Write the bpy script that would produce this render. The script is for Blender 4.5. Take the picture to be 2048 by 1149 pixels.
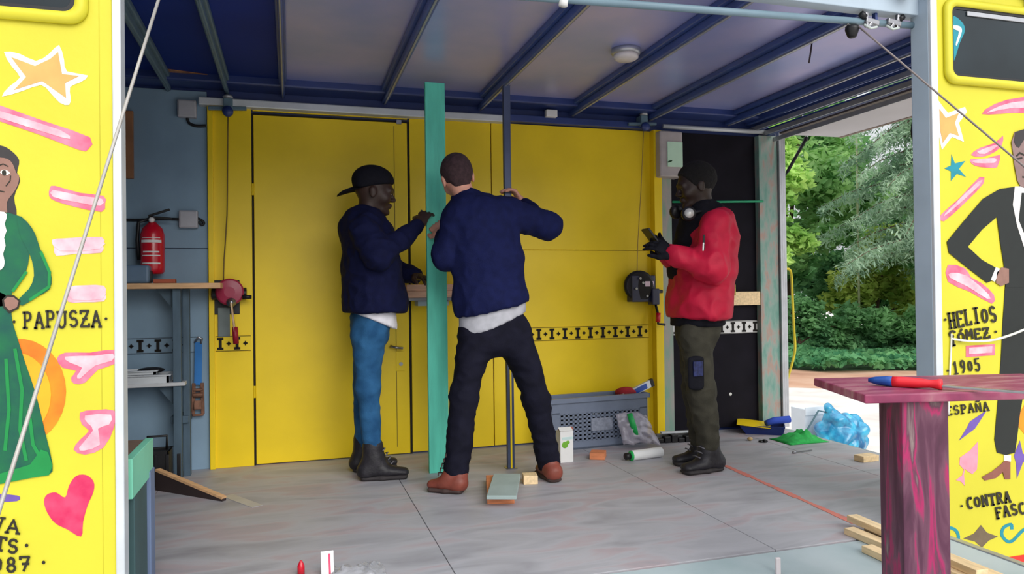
import bpy, bmesh, math, random
import numpy as np
from mathutils import Vector, Matrix, noise
from mathutils.geometry import tessellate_polygon

random.seed(7)
for o in list(bpy.data.objects):
    bpy.data.objects.remove(o)
SC = bpy.context.scene
COL = SC.collection

# ---------------------------------------------------------------- camera
YAW, PITCH, ROLL, FOC = math.radians(16.775), math.radians(.482), math.radians(-.716), 1472.2
CAM = Vector((0, 0, 1.0))
_f = Vector((math.sin(YAW) * math.cos(PITCH), math.cos(YAW) * math.cos(PITCH), math.sin(PITCH)))
_r0 = Vector((math.cos(YAW), -math.sin(YAW), 0))
_u0 = _r0.cross(_f)
_r = _r0 * math.cos(ROLL) + _u0 * math.sin(ROLL)
_u = -_r0 * math.sin(ROLL) + _u0 * math.cos(ROLL)
cam_d = bpy.data.cameras.new('camera')
cam = bpy.data.objects.new('camera', cam_d)
COL.objects.link(cam)
cam_d.sensor_fit = 'HORIZONTAL'
cam_d.sensor_width = 36
cam_d.lens = FOC / 2048 * 36
cam_d.clip_start = .05
cam_d.clip_end = 300
cam.matrix_world = Matrix(((_r.x, _u.x, -_f.x, CAM.x), (_r.y, _u.y, -_f.y, CAM.y), (_r.z, _u.z, -_f.z, CAM.z), (0, 0, 0, 1)))
SC.camera = cam

# ---------------------------------------------------------------- sky and exposure
world = bpy.data.worlds.new('overcast_sky')
SC.world = world
world.use_nodes = True
wn, wl = world.node_tree.nodes, world.node_tree.links
wn.clear()
w_out = wn.new('ShaderNodeOutputWorld')
w_bg = wn.new('ShaderNodeBackground')
w_tc = wn.new('ShaderNodeTexCoord')
w_sep = wn.new('ShaderNodeSeparateXYZ')
w_map = wn.new('ShaderNodeMapRange')          # overcast sky: zenith brighter than horizon
w_map.inputs['From Min'].default_value = 0
w_map.inputs['From Max'].default_value = 1
w_map.inputs['To Min'].default_value = .42
w_map.inputs['To Max'].default_value = 1.75
w_bg.inputs['Color'].default_value = (.93, .97, 1.0, 1)
wl.new(w_tc.outputs['Generated'], w_sep.inputs[0])
wl.new(w_sep.outputs['Z'], w_map.inputs['Value'])
wl.new(w_map.outputs[0], w_bg.inputs['Strength'])
wl.new(w_bg.outputs[0], w_out.inputs['Surface'])
# veiled sun high behind the camera, very soft
sun_d = bpy.data.lights.new('veiled_sun', 'SUN')
sun_d.energy = 1.85
sun_d.angle = math.radians(44)
sun_d.color = (1, .97, .92)
sun = bpy.data.objects.new('veiled_sun', sun_d)
COL.objects.link(sun)
sun.rotation_euler = (math.radians(62), 0, math.radians(13))
SC.view_settings.view_transform = 'Standard'
SC.view_settings.look = 'None'
SC.view_settings.gamma = 1
SC.view_settings.use_curve_mapping = False
SC.view_settings.exposure = .35

# ---------------------------------------------------------------- measuring
W = 4.62      # inner face of the far wall
YF = 2.36     # outer face of the near side panels
ZG = -.55     # ground outside
def P(px, py, X=None, Y=None, Z=None):
    """point of the place seen at a photo pixel, on a plane X, Y or Z"""
    d = _f + _r * ((px - 1024) / FOC) + _u * ((574.5 - py) / FOC)
    t = X / d.x if X is not None else Y / d.y if Y is not None else (Z - 1) / d.z
    return CAM + d * t
def wx(px, py=550, Y=W): return P(px, py, Y=Y).x
def wz(px, py, Y=W): return P(px, py, Y=Y).z

# ---------------------------------------------------------------- materials
def lin(c):
    return tuple(((v / 255) / 12.92 if v / 255 <= .04045 else ((v / 255 + .055) / 1.055) ** 2.4) for v in c)
MATS = {}
def M(name, rgb, rough=.6, metal=0., var=.12, scale=7., bump=0., bscale=None, stretch=(1, 1, 1), rgb2=None, alpha=1., trans=0., spec=.4, lo=.35, hi=.65, detail=5, emit=0):
    if name in MATS: return MATS[name]
    m = bpy.data.materials.new(name)
    m.use_nodes = True
    n, l = m.node_tree.nodes, m.node_tree.links
    b = n['Principled BSDF']
    c = lin(rgb)
    c1 = tuple(v * (1 - var) for v in c)
    c2 = lin(rgb2) if rgb2 else tuple(min(1, v * (1 + var)) for v in c)
    tc = n.new('ShaderNodeTexCoord')
    mp = n.new('ShaderNodeMapping')
    mp.inputs['Scale'].default_value = stretch
    nz = n.new('ShaderNodeTexNoise')
    nz.inputs['Scale'].default_value = scale
    nz.inputs['Detail'].default_value = detail
    rp = n.new('ShaderNodeValToRGB')
    rp.color_ramp.elements[0].position = lo
    rp.color_ramp.elements[1].position = hi
    rp.color_ramp.elements[0].color = (*c1, 1)
    rp.color_ramp.elements[1].color = (*c2, 1)
    l.new(tc.outputs['Object'], mp.inputs['Vector'])
    l.new(mp.outputs[0], nz.inputs['Vector'])
    l.new(nz.outputs['Fac'], rp.inputs['Fac'])
    l.new(rp.outputs['Color'], b.inputs['Base Color'])
    b.inputs['Roughness'].default_value = rough
    b.inputs['Metallic'].default_value = metal
    b.inputs['Specular IOR Level'].default_value = spec
    if trans:
        b.inputs['Transmission Weight'].default_value = trans
        b.inputs['IOR'].default_value = 1.75
    if alpha < 1:
        b.inputs['Alpha'].default_value = alpha
    if bump:
        n2 = n.new('ShaderNodeTexNoise')
        n2.inputs['Scale'].default_value = bscale or scale * 3
        n2.inputs['Detail'].default_value = 4
        bp = n.new('ShaderNodeBump')
        bp.inputs['Strength'].default_value = bump
        bp.inputs['Distance'].default_value = .01
        l.new(mp.outputs[0], n2.inputs['Vector'])
        l.new(n2.outputs['Fac'], bp.inputs['Height'])
        l.new(bp.outputs[0], b.inputs['Normal'])
    MATS[name] = m
    return m
def ramp_mat(name, stops, scale, stretch=(1, 1, 1), rough=.6, bump=.0, distort=0., metal=0, spec=.4):
    """noise through a many-stop ramp: worn, blotchy paint"""
    m = M(name, (128, 128, 128), rough=rough, scale=scale, stretch=stretch, bump=bump, metal=metal, spec=spec)
    n = m.node_tree.nodes
    rp = [q for q in n if q.type == 'VALTORGB'][0]
    nz = [q for q in n if q.type == 'TEX_NOISE'][0]
    nz.inputs['Distortion'].default_value = distort
    els = rp.color_ramp.elements
    while len(els) > 1: els.remove(els[-1])
    els[0].position = stops[0][0]; els[0].color = (*lin(stops[0][1]), 1)
    for p, c in stops[1:]:
        e = els.new(p); e.color = (*lin(c), 1)
    return m

YEL = M('yellow_paint', (238, 205, 22), rough=.42, var=.05, scale=3, bump=.05, bscale=40)
YELM = M('mural_yellow', (204, 196, 48), rough=.5, var=.05, scale=2.5, bump=.05, bscale=60)
BLUEW = M('blue_grey_wall_paint', (126, 152, 174), rough=.6, var=.1, scale=3, bump=.1)
DARKP = M('dark_brown_panel', (24, 22, 30), rough=.75, spec=.12, var=.2, scale=5, bump=.1)
NAVY = M('navy_coated_steel', (40, 58, 116), rough=.4, var=.12, scale=4, spec=.5)
NAVYD = M('navy_ceiling_sheet', (26, 50, 130), rough=.6, var=.12, scale=2, spec=.15)
ALU = M('aluminium', (176, 178, 184), rough=.4, metal=.6, var=.08, scale=12)
ALUW = M('pale_anodised_aluminium', (205, 210, 216), rough=.45, metal=.25, var=.06, scale=9)
STEEL = M('steel', (150, 150, 155), rough=.32, metal=.9, var=.1, scale=20)
CEIL = M('grey_ceiling_sheet', (160, 172, 232), rough=.3, metal=.35, var=.08, scale=2.2, rgb2=(182, 180, 230))
BLACK = M('black_plastic', (22, 22, 26), rough=.45, var=.25, scale=20)
WHITEP = M('white_plastic', (222, 222, 222), rough=.45, var=.04)
WOOD = M('raw_pine', (214, 170, 126), rough=.65, var=.14, scale=5, stretch=(2, 14, 14), bump=.1)
WOODP = M('pale_pine', (232, 204, 160), rough=.65, var=.12, scale=5, stretch=(14, 2, 14), bump=.1)
WOODO = M('orange_pine', (206, 128, 86), rough=.65, var=.14, scale=5, stretch=(3, 12, 12), bump=.1)
GREENB = M('mint_painted_wood', (92, 202, 178), rough=.55, var=.1, scale=4, stretch=(6, 6, 1), bump=.15)
MINTW = ramp_mat('worn_mint_paint', [(.3, (104, 150, 138)), (.45, (130, 160, 150)), (.55, (152, 156, 150)), (.63, (170, 142, 130)), (.75, (124, 150, 148))], 11, (2, 2, .7), rough=.6, bump=.1)
MINTG = ramp_mat('worn_grey_mint_paint', [(.3, (126, 162, 148)), (.48, (150, 160, 152)), (.6, (166, 158, 156)), (.75, (128, 160, 144))], 9, (2, 2, .6), rough=.6, bump=.1)
TEALG = M('teal_grey_platform_paint', (160, 178, 182), rough=.6, var=.08, scale=3, bump=.12, rgb2=(176, 188, 192))
TEALBAR = M('teal_grey_bar_paint', (112, 136, 150), rough=.45, var=.08, scale=6)

# ---------------------------------------------------------------- mesh helpers
class MB:
    def __init__(s): s.v, s.f = [], []
    def add(s, vs, fs):
        o = len(s.v); s.v += [tuple(v) for v in vs]; s.f += [tuple(i + o for i in f) for f in fs]; return s
    def box(s, x0, x1, y0, y1, z0, z1, rot=None, piv=None):
        vs = [Vector((x, y, z)) for x in (x0, x1) for y in (y0, y1) for z in (z0, z1)]
        if rot is not None:
            pv = Vector(piv) if piv is not None else Vector(((x0 + x1) / 2, (y0 + y1) / 2, (z0 + z1) / 2))
            vs = [rot @ (v - pv) + pv for v in vs]
        return s.add(vs, [(0, 1, 3, 2), (4, 6, 7, 5), (0, 4, 5, 1), (2, 3, 7, 6), (0, 2, 6, 4), (1, 5, 7, 3)])
    def beam(s, a, b, w, h, up=(0, 0, 1)):
        """box bar from a to b, width w (sideways), height h (along up)"""
        a, b, up = Vector(a), Vector(b), Vector(up)
        d = (b - a).normalized()
        sd = d.cross(up).normalized() * w / 2
        uu = sd.cross(d).normalized() * h / 2
        vs = [p + i * sd + j * uu for p in (a, b) for i, j in ((-1, -1), (1, -1), (1, 1), (-1, 1))]
        return s.add(vs, [(3, 2, 1, 0), (4, 5, 6, 7), (0, 1, 5, 4), (1, 2, 6, 5), (2, 3, 7, 6), (3, 0, 4, 7)])
    def tube(s, pts, r, n=8, cap=True):
        pts = [Vector(p) for p in pts]
        rs = r if isinstance(r, (list, tuple)) else [r] * len(pts)
        vs, fs = [], []
        t0 = next(((q - pts[0]).normalized() for q in pts[1:] if (q - pts[0]).length > 1e-7), Vector((0, 0, 1)))
        ref = Vector((0, 0, 1)) if abs(t0.z) < .9 else Vector((1, 0, 0))
        side = t0.cross(ref).normalized()
        for i, p in enumerate(pts):
            t = (pts[min(i + 1, len(pts) - 1)] - pts[max(i - 1, 0)])
            t = t.normalized() if t.length > 1e-9 else t0
            side = (side - t * side.dot(t)).normalized()
            up = side.cross(t)
            for k in range(n):
                a = 2 * math.pi * k / n
                vs.append(p + (side * math.cos(a) + up * math.sin(a)) * rs[i])
        for i in range(len(pts) - 1):
            for k in range(n):
                k2 = (k + 1) % n
                fs.append((i * n + k, (i + 1) * n + k, (i + 1) * n + k2, i * n + k2))
        if cap:
            fs.append(tuple(range(n))); fs.append(tuple((len(pts) - 1) * n + k for k in reversed(range(n))))
        return s.add(vs, fs)
    def cyl(s, a, b, r, n=16, r2=None): return s.tube([a, b], [r, r if r2 is None else r2], n)
    def lathe(s, base, prof, n=20, axis=(0, 0, 1)):
        ax = Vector(axis).normalized(); base = Vector(base)
        return s.tube([base + ax * z for r, z in prof], [max(r, 1e-4) for r, z in prof], n)
    def prism(s, poly, nrm, depth):
        """polygon (3-D points, planar) extruded by depth along nrm, back face kept"""
        poly = [Vector(p) for p in poly]; nv = Vector(nrm).normalized() * depth
        k = len(poly)
        tri = tessellate_polygon([poly])
        vs = poly + [p + nv for p in poly]
        fs = [tuple(t) for t in tri] + [tuple(i + k for i in reversed(t)) for t in tri]
        fs += [(i, (i + 1) % k, (i + 1) % k + k, i + k) for i in range(k)]
        return s.add(vs, fs)
    def sphere(s, c, r, n=12, m=8, scl=(1, 1, 1), rot=None):
        c = Vector(c); vs, fs = [], []
        for i in range(m + 1):
            th = math.pi * i / m
            for k in range(n):
                a = 2 * math.pi * k / n
                v = Vector((math.sin(th) * math.cos(a) * scl[0], math.sin(th) * math.sin(a) * scl[1], math.cos(th) * scl[2])) * r
                if rot is not None: v = rot @ v
                vs.append(c + v)
        for i in range(m):
            for k in range(n):
                k2 = (k + 1) % n
                fs.append((i * n + k, (i + 1) * n + k, (i + 1) * n + k2, i * n + k2))
        return s.add(vs, fs)
    def build(s, name, mat, parent=None, bevel=0, smooth=False, segs=2):
        me = bpy.data.meshes.new(name)
        me.from_pydata(s.v, [], s.f)
        bm = bmesh.new(); bm.from_mesh(me)
        bmesh.ops.remove_doubles(bm, verts=bm.verts, dist=1e-5)
        bmesh.ops.recalc_face_normals(bm, faces=bm.faces)
        bm.to_mesh(me); bm.free()
        return link(name, me, mat, parent, bevel, smooth, segs)
def link(name, me, mat, parent=None, bevel=0, smooth=False, segs=2):
    o = bpy.data.objects.new(name, me)
    COL.objects.link(o)
    if not me.materials: me.materials.append(mat)
    if smooth: me.polygons.foreach_set('use_smooth', [True] * len(me.polygons))
    if bevel:
        md = o.modifiers.new('bevel', 'BEVEL'); md.width = bevel; md.segments = segs; md.limit_method = 'ANGLE'
    if parent is not None:
        o.parent = parent
        o.matrix_parent_inverse = parent.matrix_world.inverted() if parent.type != 'EMPTY' else Matrix.Translation(-parent.location)
    return o
def thing(name, label, cat, loc=(0, 0, 0), group=None):
    o = bpy.data.objects.new(name, None)
    COL.objects.link(o)
    o.location = loc
    o.empty_display_size = .1
    return tag(o, label, cat, group)
def tag(o, label, cat, group=None, kind=None):
    o['label'] = label; o['category'] = cat
    if group: o['group'] = group
    if kind: o['kind'] = kind
    return o
def struct(o, label=None):
    o['kind'] = 'structure'
    if label: o['label'] = label; o['category'] = label_cat(o.name)
    return o
def label_cat(n):
    return n.split('_')[0]
def box(x0, x1, y0, y1, z0, z1): return MB().box(x0, x1, y0, y1, z0, z1)
def smoothpoly(pts, n=4, closed=True):
    out = []; k = len(pts)
    rng = range(k) if closed else range(k - 1)
    for i in rng:
        g = (lambda j: pts[j % k]) if closed else (lambda j: pts[min(max(j, 0), k - 1)])
        p0, p1, p2, p3 = [Vector(g(i + d)) for d in (-1, 0, 1, 2)]
        for q in range(n):
            t = q / n
            out.append(.5 * ((2 * p1) + (p2 - p0) * t + (2 * p0 - 5 * p1 + 4 * p2 - p3) * t * t + (3 * p1 - p0 - 3 * p2 + p3) * t ** 3))
    if not closed: out.append(Vector(pts[-1]))
    return out
# ================================================================ THE TRAILER SHELL
XR = 3.39      # open rear end
XL = -1.75     # closed front end
ZC = 2.26      # ceiling sheets
ZB = 2.19      # underside of roof beams
ZH = 2.115     # top of the far wall panels

# ---------- floor: plywood sheets with open joints
FLOOR = ramp_mat('worn_grey_floor_paint', [(.25, (140, 138, 144)), (.42, (160, 159, 165)), (.52, (170, 169, 175)), (.6, (170, 157, 162)), (.72, (152, 151, 158))], 2.6, (.8, 2.4, 1), rough=.52, bump=.12, distort=.6)
floor = struct(box(XL, XR, 2.42, W + .1, -.12, -.02).build('floor', DARKP), 'worn grey painted plywood stage floor inside the trailer')
for a, b in ((XL, -.668), (-.665, .553), (.556, 1.776), (1.779, 2.998), (3.001, XR)):
    for c, d in ((2.43, W + .1),):
        box(a, b, c, d, -.02, 0).build('floor_sheet', FLOOR, floor, bevel=.0015)
# red painted line on the floor
REDL = ramp_mat('worn_red_line_paint', [(.3, (150, 130, 128)), (.4, (208, 120, 108)), (.7, (216, 128, 112))], 14, rough=.6)
a, b = P(1450, 932, Z=0), P(1712, 1048, Z=0)
a1, b1 = P(1462, 932, Z=0), P(1690, 1046, Z=0)
line = []
for t in range(9):
    q = a.lerp(b, t / 8); line.append(q)
m = MB()
for i in range(8):
    p, q = line[i], line[i + 1]
    w = .016 + .005 * math.sin(i * 2.1)
    m.add([(p.x - w, p.y, .0006), (p.x + w, p.y, .0006), (q.x + w, q.y, .0006), (q.x - w, q.y, .0006),
           (p.x - w, p.y, .0016), (p.x + w, p.y, .0016), (q.x + w, q.y, .0016), (q.x - w, q.y, .0016)],
          [(0, 3, 2, 1), (4, 5, 6, 7), (0, 1, 5, 4), (1, 2, 6, 5), (2, 3, 7, 6), (3, 0, 4, 7)])
m.build('floor_line', REDL, floor)['label'] = 'faded red line painted on the floor'

# ---------- folded-down side platform in front of the stage
plat = struct(box(-.42, 2.5, .9, 2.415, -.09, -.015).build('floor_platform', TEALG), 'pale teal-grey platform folded out in front of the stage')
box(-.42, 2.5, .9, 2.415, -.015, -.001).build('platform_deck', TEALG, plat, bevel=.002)
box(2.5, 2.53, .9, 2.415, -.09, .004).build('edge_trim', ALU, plat, bevel=.002)
for x in (-.3, 1.0, 2.4):
    MB().cyl((x, 1.0, ZG), (x, 1.0, -.09), .03).build('support_leg', STEEL, plat)

# ---------- ground outside
GRAV = ramp_mat('pale_gravel', [(.3, (190, 180, 174)), (.5, (206, 198, 192)), (.7, (218, 212, 206))], 2.0, rough=.9, bump=.3)
DIRT = ramp_mat('reddish_earth', [(.3, (160, 118, 96)), (.5, (184, 142, 118)), (.7, (196, 160, 138))], 1.2, rough=.95, bump=.3)
ground = struct(MB().add([(-70, -60, ZG), (90, -60, ZG), (90, 100, ZG), (-70, 100, ZG)], [(0, 1, 2, 3)]).build('floor_ground', GRAV), 'pale gravel yard around the trailer')

# ---------- far wall
wall = struct(box(XL, XR - .0, W + .02, W + .1, -.02, 2.34).build('wall_back', NAVY), 'far side wall of the trailer with yellow, blue-grey and dark panels')
def wp(x0, x1, z0, z1, mat, y0=W, name='wall_panel', bevel=.002, lab=None):
    o = box(x0, x1, y0, W + .02, z0, z1).build(name, mat, wall, bevel=bevel)
    if lab: o['label'] = lab
    return o
xa, xd0, xd1, xs, xj0, xj1 = wx(418), wx(508), wx(818), wx(985), wx(1303), wx(1318)
xp0, xp1, xq0, xq1 = wx(1319), wx(1341), wx(1513), wx(1549)
zs = wz(330, 497)
wp(XL, xa - .004, -.0, zs - .002, BLUEW, lab='lower blue-grey wall panel')
wp(XL, xa - .004, zs + .002, 2.2, BLUEW, lab='upper blue-grey wall panel')
wp(xa, xd0 - .008, .0, ZH, YEL, y0=W - .012, lab='narrow yellow panel left of the door')
box(xa, xa + .03, W - .03, W - .012, 0, ZH).build('panel_edge', YEL, wall, bevel=.003)
wp(xd0, xd1, wz(660, 232) + .004, ZH, YEL, lab='yellow strip above the door')
wp(xd1 + .012, xs - .003, .01, ZH, YEL, lab='yellow panel right of the door')
wp(xs + .003, xj0, .012, zs - .0, YEL, lab='lower yellow wall panel')
wp(xs + .003, xj0, zs + .003, ZH, YEL, lab='upper yellow wall panel')
wp(xj0, xj1, .0, ZH, YEL, y0=W - .06, name='jamb', lab='projecting yellow jamb')
wp(xp0, xp1 , .0, 2.12, MINTG, y0=W - .03, name='post', lab='worn grey and mint post')
zmid = wz(1480, 596)
wp(xp1 + .002, xq0, .02, zmid, DARKP, lab='lower dark brown wall panel')
wp(xp1 + .002, xq0, zmid + .003, 2.12, DARKP, lab='upper dark brown wall panel')
wp(xq0, xq1, .0, 2.12, MINTW, y0=W - .05, name='post', lab='worn mint corner post with pinkish scuffs')
m = MB()
for k in range(3):
    x = xq1 + .004 + k * .026
    m.box(x, x + .018, W - .07 + .012 * k, W + .1, 0, 2.16)
m.box(xq1, xq1 + .085, W - .03, W + .1, 0, 2.16)
m.build('corner_track', ALU, wall, bevel=.002)['label'] = 'grooved aluminium corner track'
# lashing rails with slots, pressed into the panels
SLOTM = M('slot_shadow', (26, 22, 20), rough=.8)
mi = MB().box(-.008, .008, -.003, .003, -.03, .03).box(-.017, .017, -.003, .003, .022, .036).box(-.017, .017, -.003, .003, -.036, -.022)
md = MB().cyl((0, -.003, 0), (0, .003, 0), .009, 8).box(-.013, .013, -.003, .003, -.003, .003).box(-.003, .003, -.003, .003, -.013, .013)
SI = mi.build('slot', SLOTM); SD = md.build('slot', SLOTM)
me_i, me_d = SI.data, SD.data
bpy.data.objects.remove(SI); bpy.data.objects.remove(SD)
def rail(x0, x1, z, mat, y, lab):
    r = box(x0, x1, y - .004, y + .002, z - .046, z + .046).build('lashing_rail', mat, wall, bevel=.0015)
    r['label'] = lab
    for zz in (z - .044, z + .041):
        box(x0, x1, y - .0055, y - .003, zz, zz + .003).build('rail_edge', SLOTM, r)
    k, x = 0, x0 + .025
    while x < x1 - .02:
        o = bpy.data.objects.new('slot', me_i if k % 2 == 0 else me_d)
        COL.objects.link(o); o.location = (x, y - .005, z); o.parent = r
        x += .046; k += 1
zr = wz(1180, 666)
rail(xs + .01, xj0 - .03, zr, YEL, W - .002, 'yellow slotted lashing rail')
rail(xa + .035, xd0 - .02, zr, YEL, W - .014, 'short yellow slotted lashing rail')
rail(wx(235, 680), xa - .07, zr, BLUEW, W - .002, 'blue-grey slotted lashing rail')
rail(xp1 + .006, xq0 - .004, zr + .01, WHITEP, W - .003, 'white slotted lashing rail on the dark panel')

# ---------- door in the far wall
zd = wz(660, 236)
door = struct(box(xd0 + .004, xd1 - .004, W - .006, W + .02, .006, zd - .008).build('door_1', YEL, bevel=.003), 'flat yellow door in the far wall')
box(xd0 - .006, xd0 + .002, W - .004, W + .03, .0, zd).build('door_gap', SLOTM, door)
box(xd1 - .002, xd1 + .009, W - .004, W + .03, .0, zd).build('door_gap', SLOTM, door)
box(xd0, xd1, W - .002, W + .03, zd - .006, zd + .003).build('door_gap', SLOTM, door)
box(wx(790), wx(790) + .004, W - .0068, W, .05, zd - .03).build('door_seam', M('yellow_groove', (120, 100, 20)), door)
hp = P(782, 693, Y=W - .04); hq = P(806, 697, Y=W - .05)
MB().tube([P(782, 695, Y=W), hp, P(792, 696, Y=W - .05), hq], .008).build('door_handle', STEEL, door, smooth=True)['label'] = 'small steel lever handle'
q = P(803, 725, Y=W)
box(q.x - .035, q.x + .02, W - .010, W, q.z - .055, q.z + .07).build('lock_plate', YEL, door, bevel=.002)
MB().cyl((q.x - .005, W - .014, q.z - .01), (q.x - .005, W, q.z - .01), .012).build('lock_cylinder', STEEL, door)
for zz in (.4, 1.6):
    MB().cyl((xd0 - .002, W - .008, zz), (xd0 - .002, W - .008, zz + .07), .006).build('hinge', YEL, door)
q = P(797, 243, Y=W)
box(q.x - .015, q.x + .015, W - .02, W, q.z - .02, q.z + .005).build('door_catch', STEEL, door)

# ---------- pale conduit along the wall top, bracket blocks
con = struct(MB().box(wx(402), wx(1010), W - .06, W + .01, wz(402, 214), wz(402, 214) + .045).build('trim_1', ALUW, bevel=.006), 'pale aluminium trunking along the top of the far wall')
struct(box(wx(1012), wx(1300), W - .05, W + .01, ZH + .005, ZH + .05).build('trim_2', NAVY, bevel=.004), 'navy trunking along the top of the far wall')
struct(MB().cyl((wx(1322, 245), W - .03, 2.15), (XR - .03, W - .03, 2.15), .016).build('trim_3', ALUW, smooth=True), 'thin pale tube above the dark panel')
o = box(wx(1088), wx(1110), W - .09, W - .05, wz(1100, 240), wz(1100, 226)).build('socket', WHITEP, bevel=.004)
tag(o, 'tiny white box on the navy trunking above the yellow wall', 'junction box')

# ---------- ceiling: sheets between blue hat-section beams
ceil = struct(box(XL, XR, 2.30, W + .1, ZC + .02, ZC + .08).build('ceiling', NAVY), 'trailer roof with sheet panels and blue beams')
BX = [-.66, -.345, -.03, .575, 1.19, 1.83, 2.405, 3.03]
edges = [XL] + BX + [XR]
for i in range(len(edges) - 1):
    mat = NAVYD if edges[i + 1] <= 0 else CEIL
    box(edges[i] + .004, edges[i + 1] - .004, 2.32, W + .08, ZC, ZC + .02).build('ceiling_panel', mat, ceil, bevel=.002)
BEAMB = M('blue_beam_paint', (58, 80, 140), rough=.35, var=.1, scale=8, spec=.6)
BEAMT = M('teal_beam_paint', (92, 116, 132), rough=.45, var=.1, scale=8)
for i, x in enumerate(BX):
    w = (.03, .025, .022, .038, .042, .048, .062, .052)[i]
    mt = BEAMT if i < 2 else BEAMB
    m = box(x - w, x + w, 2.33, W - .005, ZC - .03, ZC)
    m.box(x - w * .45, x + w * .45, 2.33, W - .005, ZB, ZC - .03)
    b = m.build('beam', mt, ceil, bevel=.006)
    box(x - w * .12, x + w * .12, 2.33, W - .01, ZB - .006, ZB).build('beam_ridge', mt if i < 2 else ALU, b)
# dark band where the sheets meet the far wall
box(XL, XR, W - .16, W + .02, ZC - .045, ZC + .01).build('wall_plate', NAVY, ceil, bevel=.01)
STRIPM = M('glossy_brown_strip', (158, 104, 66), rough=.3, var=.3, scale=3, rgb2=(196, 146, 104), stretch=(6, 1, 1))  # glossy brown with streaky tone, for a thin strip under the ceiling sheets
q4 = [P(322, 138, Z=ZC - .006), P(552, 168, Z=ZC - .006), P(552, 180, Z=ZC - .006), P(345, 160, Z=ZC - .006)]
MB().prism(q4, (0, 0, 1), .005).build('ceiling_strip', STRIPM, ceil)['label'] = 'thin glossy brown strip on the dark blue ceiling'
# ---------- front header and side posts
POSTG = M('grey_post_paint', (168, 184, 198), rough=.45, var=.06, scale=5)
head = struct(box(-1.75, XR, 2.408, 2.47, 2.125, 2.34).build('trim_4', POSTG, bevel=.004), 'grey header beam above the stage opening')
lp0, lp1 = wx(229, 600, YF), wx(247, 600, YF)
struct(MB().box(lp0, lp1, YF - .01, 2.41, -.3, 2.2).build('trim_5', ALUW, bevel=.004), 'pale aluminium post at the left of the stage opening')
rp0, rp1 = wx(1864, 500, YF), wx(1873, 500, YF)
pr = struct(MB().box(rp0, rp1, YF + .0, 2.45, -.3, 2.2).build('trim_6', POSTG, bevel=.004), 'grey post at the right of the stage opening')
box(rp0 + .001, rp1 + .012, YF - .012, 2.4, -.3, 2.2).build('post_edge', ALUW, pr, bevel=.003)
# ---------- left end wall, roof end, rear rails
struct(box(XL - .05, XL, 2.36, W + .1, -.1, 2.34).build('wall_left', BLUEW), 'closed left end wall of the trailer')
m = MB()
for k, (x, z) in enumerate(((XR - .20, 2.17), (XR - .12, 2.14), (XR - .05, 2.10))):
    m.box(x, x + .03, 2.4, W + .02, z + .03, z + .08)
trk = struct(m.build('trim_7', BEAMB, bevel=.004), 'roller door rails along the open rear end')
for x, z in ((XR - .155, 2.165), (XR - .075, 2.135), (XR - .005, 2.09)):
    box(x - .008, x + .004, 2.4, W + .02, z - .01, z + .02).build('rail_lip', ALU, trk)
struct(box(XR, XR + .03, 2.36, W + .1, -.12, .0).build('trim_8', ALU, bevel=.003), 'aluminium sill along the open rear end')
# ================================================================ PAINTED SIDE PANELS
pl = struct(box(XL, lp0, YF, YF + .045, -.3, 2.3).build('wall_front_left', YELM, bevel=.003), 'yellow side panel with a painted woman in a green dress')
prr = struct(box(rp1 + .014, XR + .04, YF, YF + .045, -.3, 2.3).build('wall_front_right', YELM, bevel=.003), 'yellow side panel with a painted man in a black suit')
def pm(name, rgb, **k):
    if 'rgb2' in k: k['rgb2'] = tuple(v * .95 for v in k['rgb2'])
    rgb = tuple(v * .95 for v in rgb)
    return M('mural_' + name, rgb, rough=.5, var=k.pop('var', .08), scale=k.pop('scale', 30), **k)
PK, PKL, PW = pm('pink', (232, 92, 130), rgb2=(240, 138, 164), scale=14), pm('pale_pink', (240, 168, 186), rgb2=(244, 206, 214), scale=18), pm('white', (244, 240, 236))
PE, GR, GRL, OR, OY = pm('peach', (222, 170, 96), scale=12), pm('green', (0, 84, 72), rgb2=(6, 104, 64), scale=14), pm('light_green', (10, 138, 66), scale=14), pm('orange', (240, 116, 20), rgb2=(242, 150, 20), scale=8), pm('deep_yellow', (244, 172, 28), scale=8)
SK, DK, HR, PU, MG, TL, BR, SU = pm('brown_skin', (146, 108, 96)), pm('ink', (36, 32, 22)), pm('dark_hair', (52, 48, 50)), pm('purple', (110, 84, 170)), pm('magenta', (216, 36, 94), rgb2=(226, 70, 112), scale=20), pm('teal', (22, 140, 158)), pm('brown_grey', (112, 96, 74)), pm('suit', (22, 28, 27))
PKD, SP, SH = pm('deep_pink', (228, 88, 120)), pm('spade_pink', (240, 150, 170)), pm('shoe_brown', (140, 84, 72))
def paint(name, pts, mat, par, lay=1, sm=0, lab=None):
    pts = [(p[0], p[1], 0) for p in pts]
    if sm: pts = smoothpoly(pts, sm)
    poly = [P(p[0], p[1], Y=YF - .0012 * lay) for p in pts]
    o = MB().prism(poly, (0, 1, 0), .0011).build(name, mat, par)
    if lab: o['label'] = lab
    return o
def ribbon(name, strokes, wpx, mat, par, lay=1, lab=None):
    """brush strokes: list of pixel polylines laid on the panel as thin ribbons of paint"""
    m = MB()
    for st in strokes:
        ws = wpx if isinstance(wpx, (int, float)) else None
        for i in range(len(st) - 1):
            a, b = Vector((*st[i], 0)), Vector((*st[i + 1], 0))
            d = (b - a)
            if d.length < 1e-6: continue
            d.normalize(); nn = Vector((-d.y, d.x, 0)) * wpx / 2; e = d * wpx * .3
            quad = [a - e + nn, b + e + nn, b + e - nn, a - e - nn]
            m.prism([P(q.x, q.y, Y=YF - .0012 * lay - .00002 * i) for q in quad], (0, 1, 0), .0011)
    o = m.build(name, mat, par)
    if lab: o['label'] = lab
    return o
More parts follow.
